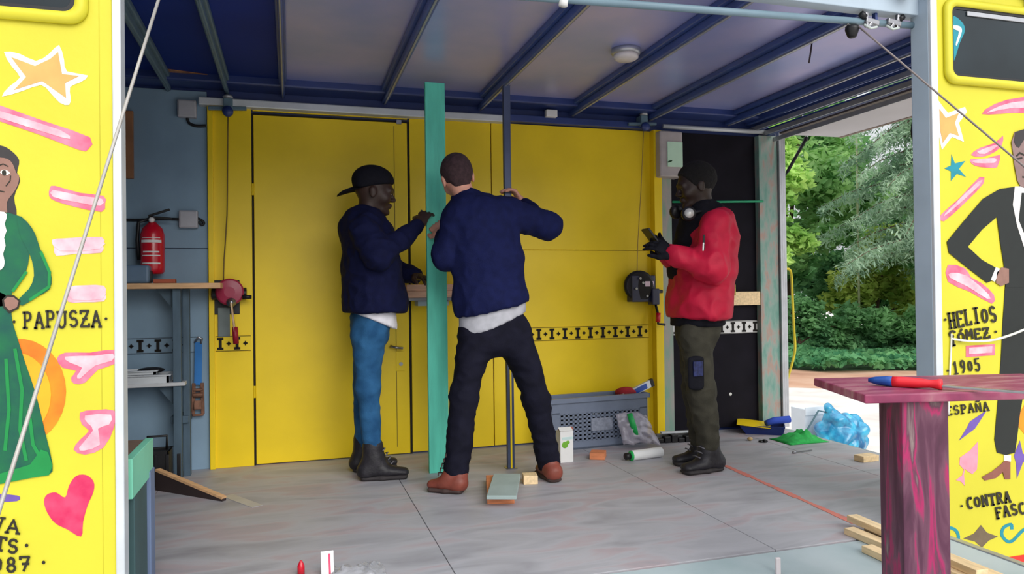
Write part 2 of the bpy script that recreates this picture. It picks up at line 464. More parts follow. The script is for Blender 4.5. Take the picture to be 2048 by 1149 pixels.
# hand lettering: strokes in a unit box (x right, y up)
def arc(cx, cy, rx, ry, a0, a1, n=8):
    return [(cx + rx * math.cos(math.radians(a0 + (a1 - a0) * i / n)), cy + ry * math.sin(math.radians(a0 + (a1 - a0) * i / n))) for i in range(n + 1)]
FONT = {
 'P': [[(.2, 0), (.2, 1)], [(.02, 0), (.42, 0)], [(.05, 1), (.2, 1)] , [(.2, 1), (.5, 1)] + arc(.5, .74, .3, .26, 90, -90) + [(.2, .48)]],
 'A': [[(.1, 0), (.5, 1), (.9, 0)], [(.26, .36), (.74, .36)], [(0, 0), (.24, 0)], [(.76, 0), (1, 0)]],
 'U': [[(.12, 1), (.12, .35)] + arc(.47, .33, .35, .33, 180, 360) + [(.82, 1)], [(0, 1), (.26, 1)], [(.7, 1), (.95, 1)]],
 'S': [arc(.5, .74, .34, .26, 30, 270) + arc(.5, .26, .36, .26, 90, -150)],
 'Z': [[(.08, .85), (.08, 1), (.88, 1), (.08, 0), (.92, 0), (.92, .16)], [(.3, .5), (.7, .5)]],
 'H': [[(.15, 0), (.15, 1)], [(.85, 0), (.85, 1)], [(.15, .5), (.85, .5)], [(0, 1), (.3, 1)], [(.7, 1), (1, 1)], [(0, 0), (.3, 0)], [(.7, 0), (1, 0)]],
 'E': [[(.85, .85), (.85, 1), (.15, 1), (.15, 0), (.85, 0), (.85, .15)], [(.15, .52), (.65, .52)]],
 'L': [[(.15, 1), (.15, 0), (.85, 0), (.85, .2)], [(0, 1), (.32, 1)]],
 'I': [[(.5, 0), (.5, 1)], [(.2, 1), (.8, 1)], [(.2, 0), (.8, 0)]],
 'O': [arc(.5, .45, .38, .42, 0, 360, 14)],
 'Ó': [arc(.5, .42, .38, .38, 0, 360, 14), [(.5, 1), (.72, 1.22)]],
 'G': [arc(.55, .7, .42, .32, 30, 200) + [(.3, .45), (.62, .5)], [(.5, .5), (.5, -.5)], [(.3, -.5), (.72, -.5)]],
 'M': [[(.08, 0), (.12, 1), (.5, .35), (.88, 1), (.92, 0)]],
 'C': [arc(.52, .5, .4, .5, 55, 305, 12), [(.75, .9), (.75, 1.05)]],
 'N': [[(.12, 0), (.12, 1), (.85, 0), (.85, 1)], [(0, 0), (.28, 0)], [(.7, 1), (1, 1)]],
 'Ñ': [[(.12, 0), (.12, 1), (.85, 0), (.85, 1)], [(.2, 1.2), (.42, 1.3), (.58, 1.2), (.8, 1.3)]],
 'T': [[(.5, 0), (.5, 1)], [(.05, .85), (.05, 1), (.95, 1), (.95, .85)], [(.3, 0), (.7, 0)]],
 'R': [[(.15, 0), (.15, 1), (.5, 1)] + arc(.5, .76, .28, .24, 90, -90) + [(.15, .52)], [(.45, .52), (.9, 0)], [(0, 0), (.3, 0)]],
 'F': [[(.2, 0), (.2, 1), (.9, 1), (.9, .85)], [(.2, .55), (.7, .55)], [(.05, 0), (.4, 0)]],
 'W': [[(.0, 1), (.25, 0), (.5, .7), (.75, 0), (1, 1)], [(.85, 1), (1.15, 1)]],
 '1': [[(.25, .8), (.5, 1), (.5, 0)], [(.2, 0), (.8, 0)]],
 '9': [arc(.5, .72, .32, .28, 0, 360, 12), [(.82, .72), (.75, .3), (.4, 0)]],
 '0': [arc(.5, .4, .32, .38, 0, 360, 12)],
 '5': [[(.85, 1), (.25, 1), (.2, .6)] + arc(.45, .32, .38, .32, 110, -150)],
 '8': [arc(.5, .74, .28, .25, 0, 360, 12), arc(.5, .25, .34, .26, 0, 360, 12)],
 '7': [[(.1, .85), (.1, 1), (.9, 1), (.4, 0)], [(.3, .5), (.85, .5)]],
 '·': [[(.4, .45), (.6, .5)]],
}
def lettering(txt, x0, y0, x1, y1, h, wpx, par, lab, gap=.22, lay=4):
    """word with its baseline from pixel (x0,y0) to (x1,y1), h pixels tall"""
    n = len(txt); adv = 1 / n; cw = adv * (1 - gap)
    bx, by = x1 - x0, y1 - y0
    L = math.hypot(bx, by); ux, uy = bx / L, by / L; vx, vy = uy, -ux
    st = []
    for i, ch in enumerate(txt):
        if ch == ' ': continue
        jit = random.uniform(-.06, .06)
        for s in FONT[ch]:
            st.append([(x0 + ux * L * (i * adv + p[0] * cw) + vx * h * (p[1] + jit), y0 + uy * L * (i * adv + p[0] * cw) + vy * h * (p[1] + jit)) for p in s])
    return ribbon('painted_lettering', st, wpx, DK, par, lay, lab)
def dot(x, y, par, r=3):
    return paint('painted_dot', [(x + r * math.cos(k * .785), y + r * math.sin(k * .785)) for k in range(8)], DK, par, 4)
def pinkstroke(pts, inner, par, lab, c1=None, sm=2):
    o = paint('painted_stroke', pts, c1 or PK, par, 1, sm, lab)
    paint('painted_highlight', inner, PKL, par, 2, sm)
    return o

# ---- left panel
L = pl
paint('painted_star', [(8, 104), (40, 108), (72, 122), (98, 108), (118, 90), (128, 120), (134, 143), (176, 151), (160, 165), (140, 174), (141, 195), (138, 210), (120, 206), (100, 185), (82, 170), (45, 182), (4, 193), (20, 172), (40, 155), (25, 135)], PW, L, 1, 2, 'peach star with a pale outline')
paint('painted_star_fill', [(22, 114), (70, 132), (100, 118), (116, 104), (124, 148), (158, 152), (130, 166), (132, 196), (84, 162), (28, 180), (52, 154)], PE, L, 2, 1)
pinkstroke([(-60, 190), (0, 211), (90, 243), (180, 275), (176, 299), (158, 300), (80, 270), (0, 243), (-60, 224)], [(-60, 203), (0, 222), (120, 260), (140, 278), (100, 268), (0, 236), (-60, 216)], L, 'long pink brush stroke')
pinkstroke([(100, 376), (110, 372), (160, 386), (207, 392), (210, 408), (203, 424), (150, 414), (110, 402), (98, 392)], [(106, 380), (160, 392), (204, 398), (200, 412), (150, 404), (106, 394)], L, 'short pink brush stroke beside the face')
pinkstroke([(104, 480), (130, 477), (203, 474), (206, 490), (202, 506), (150, 508), (112, 512), (108, 495)], [(116, 484), (200, 479), (200, 498), (120, 502)], L, 'short pink brush stroke above the elbow', PKL)
pinkstroke([(135, 576), (170, 571), (208, 572), (211, 588), (208, 603), (165, 605), (136, 604)], [(145, 580), (205, 577), (205, 598), (145, 600)], L, 'short pale pink brush stroke above the name', PKL)
pinkstroke([(114, 718), (130, 706), (180, 706), (229, 700), (230, 728), (196, 740), (170, 766), (148, 768), (142, 756), (152, 742), (125, 736)], [(130, 714), (190, 712), (226, 708), (224, 722), (190, 732), (160, 758), (154, 752), (164, 736), (140, 726)], L, 'forked pink brush stroke', PK)
pinkstroke([(160, 826), (190, 821), (229, 822), (228, 855), (207, 896), (170, 910), (147, 900), (160, 880), (178, 862), (164, 850)], [(170, 832), (222, 830), (218, 850), (196, 858), (200, 890), (168, 902), (158, 896), (186, 862), (176, 848)], L, 'broad curled pink brush stroke', PK)
paint('painted_sun', [(38 + 94 * math.cos(k * .2094), 784 + 106 * math.sin(k * .2094)) for k in range(30)], OR, L, 1, 0, 'orange disc behind the skirt')
paint('painted_sun_fill', [(32 + 70 * math.cos(k * .2094), 790 + 84 * math.sin(k * .2094)) for k in range(30)], OY, L, 2)
def mir(pts): return pts + [(-30 - x, y) for x, y in reversed(pts)]     # figures are symmetric about their middle
paint('painted_hair', mir([(0, 291), (20, 300), (38, 320), (34, 345), (40, 362), (28, 395), (33, 430), (10, 445)]), HR, L, 1, 3, 'dark painted hair')
paint('painted_face', mir([(8, 316), (24, 326), (32, 345), (38, 352), (36, 368), (28, 384), (14, 404), (10, 432)]), SK, L, 2, 3, 'painted brown face')
paint('painted_eye', [(0, 345), (6, 340), (14, 341), (20, 347), (10, 351)], PW, L, 3, 2)
paint('painted_eye', [(-50, 347), (-44, 341), (-36, 340), (-30, 345), (-40, 351)], PW, L, 3, 2)
paint('painted_pupil', [(-42, 341), (-35, 342), (-36, 350), (-43, 350)], DK, L, 4, 2)
paint('painted_pupil', [(4, 342), (11, 341), (12, 350), (5, 350)], DK, L, 4, 2)
ribbon('painted_brow', [[(-4, 332), (6, 328), (16, 333)], [(-26, 332), (-36, 328), (-46, 333)], [(12, 372), (20, 362), (21, 352)], [(-38, 384), (-15, 379), (8, 384)], [(-18, 352), (-20, 366), (-12, 368)]], 2, DK, L, 3)
paint('painted_skirt', mir([(0, 585), (18, 600), (24, 640), (30, 662), (50, 725), (72, 790), (90, 865), (105, 930), (98, 950), (60, 956), (0, 968)]), GR, L, 3, 2, 'painted green skirt')
paint('painted_skirt_hem', mir([(0, 948), (60, 930), (82, 900), (96, 905), (105, 932), (98, 951), (60, 957), (0, 969)]), GRL, L, 4, 0)
ribbon('painted_fold', [[(30, 700), (44, 780), (40, 860), (52, 920)], [(12, 720), (18, 820), (10, 900)], [(60, 840), (66, 890), (86, 925)]], 7, GRL, L, 4)
paint('painted_bodice', mir([(0, 424), (34, 431), (50, 455), (57, 490), (58, 515), (50, 548), (24, 585), (14, 612)]), GR, L, 3, 2, 'painted green bodice')
paint('painted_sleeve', [(34, 431), (54, 444), (70, 468), (80, 498), (96, 530), (103, 556), (98, 580), (70, 596), (44, 612), (36, 600), (58, 578), (68, 552), (64, 522), (54, 498), (40, 470)], GR, L, 4, 2, 'painted green sleeve')
paint('painted_sleeve', [(-30 - x, y) for x, y in [(34, 431), (54, 444), (70, 468), (80, 498), (96, 530), (103, 556), (98, 580), (70, 596), (44, 612), (36, 600), (58, 578), (68, 552), (64, 522), (54, 498), (40, 470)]], GR, L, 4, 2)
ribbon('painted_fold', [[(82, 505), (99, 545), (98, 574), (60, 600)], [(52, 545), (26, 582)]], 6, GRL, L, 5)
paint('painted_lace', mir([(8, 424), (13, 436), (9, 448), (13, 462), (8, 476), (11, 492), (6, 508), (9, 524), (2, 540)]), PW, L, 5, 2, 'white painted lace')
paint('painted_hand', [(4, 600), (14, 590), (28, 591), (41, 602), (37, 618), (18, 627), (6, 615)], DK, L, 5, 1)
paint('painted_hand', [(8, 601), (15, 594), (27, 595), (37, 603), (34, 615), (19, 622), (10, 613)], SK, L, 6, 1, 'painted brown hand')
paint('painted_heart', [(162, 1074), (135, 1060), (110, 1047), (94, 1025), (88, 1004), (94, 990), (112, 986), (130, 996), (138, 972), (152, 953), (172, 951), (187, 964), (187, 984), (175, 1012), (166, 1045)], MG, L, 1, 3, 'magenta painted heart')
paint('painted_shoe', [(-40, 990), (0, 989), (34, 992), (40, 997), (34, 1003), (0, 1005), (-40, 1006)], PU, L, 1, 2, 'purple painted shoe')
lettering('PAPUSZA', 46, 656, 206, 652, 31, 4.6, L, 'painted word PAPUSZA', gap=.16)
dot(28, 644, L); dot(212, 638, L)
lettering('WA', -26, 1060, 46, 1068, 26, 4.4, L, 'painted letters WA', gap=.2)
lettering('TS', -12, 1100, 38, 1107, 26, 5, L, 'painted letters TS', gap=.12)
dot(53, 1092, L, 3.6)
lettering('987', -16, 1145, 66, 1143, 27, 5, L, 'painted digits 987', gap=.2)
dot(87, 1126, L, 3.6)
box(wx(201, 500, YF), wx(201, 500, YF) + .0015, YF - .0006, YF + .002, -.3, 2.25).build('panel_seam', M('seam_ochre', (176, 166, 30)), pl)
def rrect(x0, x1, z0, z1, r, n=6):
    out = []
    for cx, cz, a0 in ((x1 - r, z1 - r, 0), (x0 + r, z1 - r, 90), (x0 + r, z0 + r, 180), (x1 - r, z0 + r, 270)):
        for k in range(n + 1):
            a = math.radians(a0 + 90 * k / n); out.append((cx + r * math.cos(a), cz + r * math.sin(a)))
    return out
GLASS = M('dark_window_glass', (26, 36, 42), rough=.06, var=.3, scale=3, spec=.6)
RUB = M('black_rubber', (30, 30, 34), rough=.5, var=.1)
def window(n, x0, x1, z0, z1, lab):
    fr = MB()
    o, i = rrect(x0, x1, z0, z1, .05), rrect(x0 + .032, x1 - .032, z0 + .032, z1 - .032, .03)
    k = len(o); y0, y1 = YF - .022, YF
    vs = [(a, y0 + .008, b) for a, b in o] + [(a, y0, b) for a, b in [((p[0] + q[0]) / 2, (p[1] + q[1]) / 2) for p, q in zip(o, i)]] + [(a, y0 + .004, b) for a, b in i] + [(a, y1, b) for a, b in i] + [(a, y1, b) for a, b in o]
    fs = []
    for s in range(4):
        for j in range(k):
            j2 = (j + 1) % k; fs.append((s * k + j, s * k + j2, (s + 1) * k + j2, (s + 1) * k + j))
    for j in range(k):
        j2 = (j + 1) % k; fs.append((4 * k + j, 4 * k + j2, j2, j))
    fr.add(vs, fs)
    w = struct(fr.build('window_%d' % n, YELM, smooth=True), lab)
    g = MB().prism([(a, YF - .008, b) for a, b in i], (0, 1, 0), .006).build('pane', GLASS, w)
    g['label'] = 'dark tinted window pane'
    rb = MB(); j0 = rrect(x0 + .032, x1 - .032, z0 + .032, z1 - .032, .03); j1 = rrect(x0 + .044, x1 - .044, z0 + .044, z1 - .044, .024)
    vs = [(a, YF - .011, b) for a, b in j0] + [(a, YF - .011, b) for a, b in j1]
    rb.add(vs, [(j, (j + 1) % k, (j + 1) % k + k, j + k) for j in range(k)])
    rb.build('rubber_seal', RUB, w)
    return w
window(1, -1.35, P(178, 46, Y=YF).x, P(100, 47, Y=YF).z, 2.28, 'dark window in the left yellow side panel')
wr = window(2, P(1886, 100, Y=YF).x, 3.3, P(1890, 168, Y=YF).z, P(1900, -2, Y=YF).z, 'dark window in the right yellow side panel')
def paintw(name, pts, mat, lay, par): 
    poly = [P(x, y, Y=YF - .0085 - .001 * lay) for x, y in pts]
    return MB().prism(poly, (0, 1, 0), .001).build(name, mat, par)
paintw('painted_swirl', [tuple(q[:2]) for q in smoothpoly([(1903, 36, 0), (1922, 42, 0), (1930, 60, 0), (1920, 85, 0), (1908, 122, 0), (1903, 110, 0)], 3)], TL, 1, wr)
paintw('painted_swirl_edge', [tuple(q[:2]) for q in smoothpoly([(1904, 52, 0), (1918, 52, 0), (1924, 62, 0), (1914, 90, 0), (1912, 86, 0), (1918, 64, 0), (1910, 59, 0)], 3)], PW, 2, wr)

a_, b_ = P(1934, 27, Y=YF - .012), P(2070, 50, Y=YF - .012)
MB().beam((a_.x, YF - .012, a_.z), (3.26, YF - .012, a_.z), .006, .018, up=(0, 0, 1)).build('sliding_rail', ALU, wr, bevel=.001)
# ---- right panel
R = prr
paint('painted_star', [(1876, 200), (1886, 214), (1896, 226), (1930, 214), (1934, 224), (1918, 246), (1928, 284), (1904, 274), (1884, 300), (1877, 268), (1876, 236)], PW, R, 1, 1, 'peach star with a white outline beside the post')
paint('painted_star_fill', [(1879, 218), (1892, 236), (1918, 226), (1910, 246), (1918, 272), (1900, 266), (1886, 286), (1881, 262)], PE, R, 2, 1)
pinkstroke([(1964, 228), (1990, 208), (2048, 194), (2140, 200), (2140, 240), (2048, 226), (2000, 228)], [(1974, 226), (2000, 212), (2048, 202), (2130, 208), (2130, 230), (2048, 216), (2000, 220)], R, 'pink arched brush stroke under the window')
pinkstroke([(1942, 310), (1960, 296), (1990, 286), (2006, 272), (2004, 290), (1990, 304), (1965, 314)], [(1954, 304), (1990, 290), (1996, 292), (1970, 308)], R, 'upper of two small pink brush strokes')
pinkstroke([(1942, 318), (1970, 318), (2000, 310), (1996, 330), (1990, 336), (1960, 334), (1944, 328)], [(1948, 320), (1990, 316), (1988, 326), (1950, 326)], R, 'lower of two small pink brush strokes')
paint('painted_star', [(1903, 309), (1910, 327), (1931, 322), (1918, 338), (1932, 354), (1914, 348), (1902, 362), (1902, 343), (1889, 337), (1902, 331)], TL, R, 1, 0, 'small turquoise star')
pinkstroke([(1882, 430), (1920, 396), (1960, 354), (1968, 366), (1930, 406), (1888, 443)], [(1890, 428), (1955, 364), (1960, 370), (1900, 424)], R, 'slanted pink brush stroke')
pinkstroke([(1896, 530), (1930, 537), (1942, 555), (1962, 566), (1988, 590), (1984, 608), (1940, 584), (1896, 564)], [(1902, 546), (1934, 552), (1978, 590), (1974, 598), (1936, 574), (1900, 556)], R, 'jagged pink brush stroke under the elbow')
paint('painted_leg', [(2011, 566), (2048, 560), (2110, 560), (2110, 640), (2070, 700), (2052, 760), (2040, 830), (2034, 880), (2030, 906), (2012, 911), (1994, 906), (1989, 880), (1996, 800), (2002, 720), (2006, 640)], SU, R, 2, 1, 'painted black trouser leg')
paint('painted_jacket', [(2000, 378), (2028, 374), (2120, 374), (2120, 575), (2012, 575), (2008, 530), (2000, 480), (1994, 434), (1964, 460), (1936, 494), (1964, 520), (1992, 536), (1984, 562), (1974, 566), (1930, 532), (1898, 506), (1894, 484), (1925, 446), (1966, 398)], SU, R, 3, 1, 'painted black suit jacket')
paint('painted_shirt', [(2030, 373), (2080, 373), (2070, 440), (2050, 500), (2034, 450), (2026, 410)], PW, R, 4, 1, 'white painted shirt')
paint('painted_tie', [(2044, 386), (2060, 386), (2062, 440), (2050, 470), (2038, 440)], SU, R, 5, 1)
paint('painted_face', [(2030, 264), (2110, 262), (2110, 340), (2080, 378), (2042, 374), (2032, 345), (2027, 310)], pm('greyish_skin', (138, 112, 110)), R, 4, 2, 'painted face of the man')
paint('painted_hair', [(2032, 292), (2028, 282), (2031, 264), (2050, 258), (2110, 258), (2110, 282), (2048, 280), (2038, 296)], HR, R, 5, 1, 'dark painted hair of the man')
ribbon('painted_feature', [[(2034, 312), (2040, 306), (2048, 310)], [(2034, 318), (2044, 316)]], 3, DK, R, 5)
paint('painted_leg', [(2050, 570), (2112, 570), (2118, 700), (2116, 830), (2112, 900), (2092, 908), (2072, 903), (2070, 800), (2062, 700)], SU, R, 2, 1)
paint('painted_sleeve', [(2112, 376), (2146, 396), (2164, 450), (2168, 520), (2164, 580), (2140, 582), (2136, 520), (2118, 460)], SU, R, 3, 1)
paint('painted_hand', [(2142, 582), (2163, 580), (2164, 606), (2150, 616), (2142, 600)], SK, R, 3, 1)
paint('painted_shoe', [(2080, 908), (2108, 908), (2130, 930), (2150, 944), (2140, 952), (2082, 950)], SH, R, 3, 1)
ribbon('painted_feature', [[(2074, 310), (2084, 304), (2094, 310)], [(2076, 317), (2090, 316)], [(2060, 318), (2062, 336), (2054, 340)], [(2046, 354), (2062, 358), (2080, 353)]], 3, DK, R, 5)
paint('painted_cuff', [(1982, 560), (1992, 535), (2000, 538), (1990, 564)], PW, R, 4, 0)
paint('painted_hand', [(1994, 545), (2004, 535), (2018, 538), (2018, 566), (2002, 573), (1992, 566)], SK, R, 4, 1, 'painted hand on the hip')
paint('painted_sock', [(2008, 911), (2022, 911), (2022, 924), (2008, 922)], PW, R, 2, 0)
paint('painted_shoe', [(1964, 955), (1984, 944), (2002, 930), (2010, 922), (2021, 924), (2021, 959), (2010, 959), (2006, 945), (1992, 957), (1970, 962)], SH, R, 3, 1, 'painted brown shoe')
lettering('HELIOS', 1900, 656, 1998, 642, 30, 4.0, R, 'painted word HELIOS', gap=.2)
lettering('GÓMEZ', 1900, 684, 1984, 674, 19, 4, R, 'painted word GÓMEZ', gap=.2)
dot(1891, 640, R, 2.6); dot(1992, 664, R, 2.6); dot(1896, 742, R, 2.2); dot(1890, 826, R, 2.2)
pinkstroke([(1932, 692), (1990, 689), (1990, 711), (1932, 715)], [(1938, 696), (1985, 693), (1984, 706), (1938, 709)], R, 'small pink rectangle', sm=0)
lettering('1905', 1908, 748, 1966, 740, 24, 3.2, R, 'painted year 1905', gap=.28)
lettering('ESPAÑA', 1894, 832, 1982, 820, 17, 2.8, R, 'painted word ESPAÑA', gap=.2)
paint('painted_diamond', [(1974, 821), (1958, 846), (1950, 858), (1918, 882), (1934, 856), (1940, 844)], PU, R, 1, 0, 'purple four-pointed star')
paint('painted_spade', [(1956, 884), (1956, 915), (1954, 940), (1945, 949), (1936, 944), (1930, 938), (1928, 950), (1930, 973), (1922, 964), (1912, 961), (1924, 952), (1928, 940), (1919, 930), (1920, 916), (1940, 902)], SP, R, 1, 1, 'pink spade')
paint('painted_diamond', [(2040, 882), (2046, 908), (2060, 914), (2046, 926), (2034, 958), (2032, 926), (2028, 912)], PU, R, 1, 0, 'purple four-pointed star beside the shoe')
paint('painted_patch', [(2030, 845), (2060, 790), (2090, 850), (2050, 870)], OR, R, 1, 1)
dot(1924, 1013, R, 2.4)
lettering('CONTRA', 1936, 1018, 2026, 1004, 21, 3.8, R, 'painted word CONTRA', gap=.22)
lettering('FASC', 1994, 1038, 2056, 1026, 21, 3.8, R, 'painted letters FASC', gap=.22)
paint('painted_diamond', [(1962, 1051), (1974, 1066), (1996, 1074), (1978, 1082), (1964, 1096), (1950, 1084), (1927, 1078), (1948, 1068)], BR, R, 1, 0, 'brown painted diamond')
ribbon('painted_swirl', [[tuple(q[:2]) for q in smoothpoly([(1880, 1062, 0), (1896, 1056, 0), (1912, 1062, 0), (1917, 1078, 0), (1906, 1094, 0)], 4, False)]], 6, TL, R, 1, 'teal curl beside the table leg')
ribbon('painted_swirl', [[tuple(q[:2]) for q in smoothpoly([(2024, 1058, 0), (2022, 1050, 0), (2008, 1056, 0), (2004, 1070, 0), (2014, 1083, 0), (2026, 1082, 0), (2046, 1062, 0), (2066, 1052, 0)], 4, False)]], 6, TL, R, 1, 'teal curl at the panel edge')
zq = P(2010, 1116, Y=YF).z
box(rp1 + .016, XR + .04, YF - .003, YF, -.3, zq).build('painted_base', M('red_base_paint', (214, 44, 34), rough=.45), prr)['label'] = 'red painted base band'
o = box(XL, lp0 - .002, YF - .003, YF, -.3, zq - .02).build('painted_base', MATS['red_base_paint'], pl)
# ================================================================ GARDEN BEHIND THE OPEN REAR END
AD = math.radians(43)
GD, GS = Vector((math.sin(AD), math.cos(AD), 0)), Vector((math.cos(AD), -math.sin(AD), 0))
def G(d, s, z=0): return GD * d + GS * s + Vector((0, 0, ZG + z))
rng = np.random.default_rng(5)
def leafmat(name, c1, c2, scale=1.2):
    m = M(name, c1, rough=.7, rgb2=c2, var=.25, scale=scale, spec=.1)
    n, l = m.node_tree.nodes, m.node_tree.links
    b = n['Principled BSDF']; rp = [q for q in n if q.type == 'VALTORGB'][0]
    tr = n.new('ShaderNodeBsdfTranslucent'); mx = n.new('ShaderNodeMixShader'); mx.inputs[0].default_value = .5
    l.new(rp.outputs[0], tr.inputs[0]); l.new(b.outputs[0], mx.inputs[1]); l.new(tr.outputs[0], mx.inputs[2])
    l.new(mx.outputs[0], n['Material Output'].inputs['Surface'])
    return m
LF_B = leafmat('bright_leaves', (140, 198, 96), (200, 232, 136))
LF_M = leafmat('mid_green_leaves', (136, 198, 128), (192, 228, 156))
LF_D = leafmat('dark_shrub_leaves', (100, 158, 110), (152, 202, 140))
LF_C = leafmat('spruce_needles', (148, 184, 158), (198, 222, 194), 2)
LF_Y = leafmat('yellowing_leaves', (160, 200, 92), (214, 226, 120))
LF_I = leafmat('ivy_leaves', (88, 160, 112), (146, 204, 142), 1.5)
BARK = M('bark', (92, 72, 60), rough=.9, var=.25, scale=8, stretch=(4, 4, .6), bump=.5)
def leaves(pos, size, nrm=None, droop=0., elong=1.7):
    """one folded diamond leaf per position"""
    n = len(pos)
    d = rng.normal(size=(n, 3)); d[:, 2] = d[:, 2] * .5 - droop
    d /= np.linalg.norm(d, axis=1)[:, None]
    q = rng.normal(size=(n, 3)) * .6 + (np.array([0, 0, 1.]) if nrm is None else nrm)
    s = np.cross(d, q); s /= np.linalg.norm(s, axis=1)[:, None] + 1e-9
    up = np.cross(s, d)
    sz = size * rng.uniform(.6, 1.3, n)[:, None]
    v = np.empty((n, 4, 3))
    v[:, 0] = pos - d * sz * .5 * elong; v[:, 2] = pos + d * sz * .5 * elong
    v[:, 1] = pos + s * sz * .45 + up * sz * .1; v[:, 3] = pos - s * sz * .45 + up * sz * .1
    return v.reshape(-1, 3)
def leafobj(name, v, mat, parent=None):
    n = len(v) // 4
    me = bpy.data.meshes.new(name)
    me.from_pydata(v.tolist(), [], np.arange(n * 4).reshape(-1, 4).tolist())
    o = link(name, me, mat, parent)
    o['kind'] = 'stuff'
    return o
def shell(c, r, n, inner=.55):
    u = rng.normal(size=(n, 3)); u /= np.linalg.norm(u, axis=1)[:, None]
    rad = rng.uniform(inner, 1, n) ** .6
    return np.array(c) + u * rad[:, None] * np.array(r), u
def broadleaf(base, h, trunk_h, blobs, nl, size, mat, lab, name='broadleaf_tree', cat='tree', grp='trees behind the yard'):
    t = thing(name, lab, cat, base, grp)
    top = base + Vector((random.uniform(-.2, .2), random.uniform(-.2, .2), trunk_h))
    m = MB().tube([base - Vector((0, 0, .05)), base.lerp(top, .5) + Vector((.05, 0, 0)), top], [.035 * h ** .8, .028 * h ** .8, .02 * h ** .8], 8)
    m.build('trunk', BARK, t, smooth=True)
    vs = []
    tot = sum(b[3] * b[3] for b in blobs)
    mb = MB()
    for bx, by, bz, br in blobs:
        c = base + GD * by + GS * bx + Vector((0, 0, bz))
        mb.tube([top - Vector((0, 0, .1)), top.lerp(c, .6) + Vector((0, 0, .1)), c], [.015 * h ** .7, .01 * h ** .7, .004], 5)
        for _ in range(9):      # each bough a loose cluster of small tufts
            off = rng.normal(size=3); off *= br * .75 / np.linalg.norm(off) * rng.uniform(.3, 1.05)
            r2 = br * rng.uniform(.28, .5)
            p, u = shell(np.array(c) + off * np.array([1, 1, .8]), (r2, r2, r2 * .75), int(nl * br * br / tot / 9), .1)
            vs.append(leaves(p, size, u * .6 + np.array([0, 0, .7])))
    mb.build('branches', BARK, t)
    leafobj('foliage', np.concatenate(vs), mat, t)
    return t
# earth strip and ivy bed
pts = []
for k in range(25):
    s = -14 + 28 * k / 24; pts.append(G(12.3 + .4 * math.sin(k * 1.7) + .2 * math.sin(k * 4.1), s, .005))
for k in range(25):
    s = 14 - 28 * k / 24; pts.append(G(17.5, s, .005))
struct(MB().prism(pts, (0, 0, -1), .02).build('floor_earth', DIRT), 'strip of reddish earth between gravel and ivy')
n = 26000
dd = 15.2 + 9 * rng.uniform(0, 1, n) ** 1.3
ss = rng.uniform(-9, 9, n)
dd += .35 * np.sin(ss * 1.3) + .25 * np.sin(ss * 3.1)
zz = .06 + .16 * rng.uniform(0, 1, n) + .1 * np.maximum(0, np.sin(ss * 2 + dd))
pos = np.outer(dd, GD) + np.outer(ss, GS) + np.outer(zz + ZG, [0, 0, 1])
iv = leafobj('ivy_ground_cover', leaves(pos, .13, elong=1.2), LF_I)
tag(iv, 'low green ivy covering the ground in front of the shrubs', 'ivy', kind='stuff')
pts = [G(15.4 + .4 * math.sin(k * 1.9), -10 + k, .008) for k in range(21)] + [G(27, 10 - k, .008) for k in range(21)]
struct(MB().prism(pts, (0, 0, -1), .02).build('floor_ivy_soil', M('dark_soil', (48, 66, 44), rough=.95, var=.3)), 'dark soil under the ivy')
# trees and shrubs, left to right as seen from the stage
broadleaf(G(16.5, -3.1), 6, 2.0, [(-.4, 0, 4.2, 1.6), (1.3, -.2, 3.4, 1.2), (.6, -.4, 2.3, 1.1), (-1.4, .2, 2.6, 1.4), (1.0, .1, 4.7, 1.1), (.4, .3, 5.6, 1.5), (-1.2, 0, 5.9, 1.5), (1.5, 0, 2.6, .7)], 20000, .12, LF_B, 'bright yellow-green leafy tree next to the corner track')
broadleaf(G(21.5, -2.2), 8, 2.6, [(0, 0, 5.2, 2.3), (1.6, .2, 4.0, 1.8), (-1.8, 0, 3.6, 2.0), (.6, 0, 7.4, 2.0), (0, -.5, 2.6, 1.6)], 20000, .15, LF_M, 'mid green tree behind the bright leafy tree')
broadleaf(G(23.5, 3.6), 8, 2.6, [(0, 0, 5.6, 2.3), (-1.5, .2, 4.2, 1.9), (1.8, 0, 3.9, 2.0), (-.6, 0, 7.6, 2.0), (.3, -.5, 2.8, 1.7)], 18000, .16, LF_M, 'mid green tree far right behind the ivy-clad trunk')
broadleaf(G(20.5, .1), 3.4, .8, [(0, 0, 1.9, 1.1), (.9, 0, 1.3, .9), (-.8, 0, 1.5, 1.0), (.2, 0, 2.7, .9)], 9000, .11, LF_Y, 'yellowing shrub in the middle of the thicket', 'shrub', 'shrub', 'shrubs in the thicket')
broadleaf(G(19.6, 1.5), 3.2, .7, [(0, 0, 1.7, 1.0), (.7, 0, 2.3, .8), (-.6, 0, 2.4, .8), (0, -.2, .9, .9)], 9000, .1, LF_M, 'fresh green shrub left of the ivy-clad trunk', 'shrub', 'shrub', 'shrubs in the thicket')
broadleaf(G(18.4, -1.7), 1.8, .4, [(0, 0, .8, .9), (1.0, .1, .7, .8), (-1.0, 0, .9, .9)], 9000, .09, LF_D, 'dark low shrub in front of the bright leafy tree', 'shrub', 'shrub', 'shrubs in the thicket')
broadleaf(G(18.8, .9), 1.6, .4, [(0, 0, .7, .85), (1.1, .1, .8, .8), (-.9, 0, .7, .8)], 9000, .09, LF_D, 'dark low shrub in the middle behind the ivy', 'shrub', 'shrub', 'shrubs in the thicket')
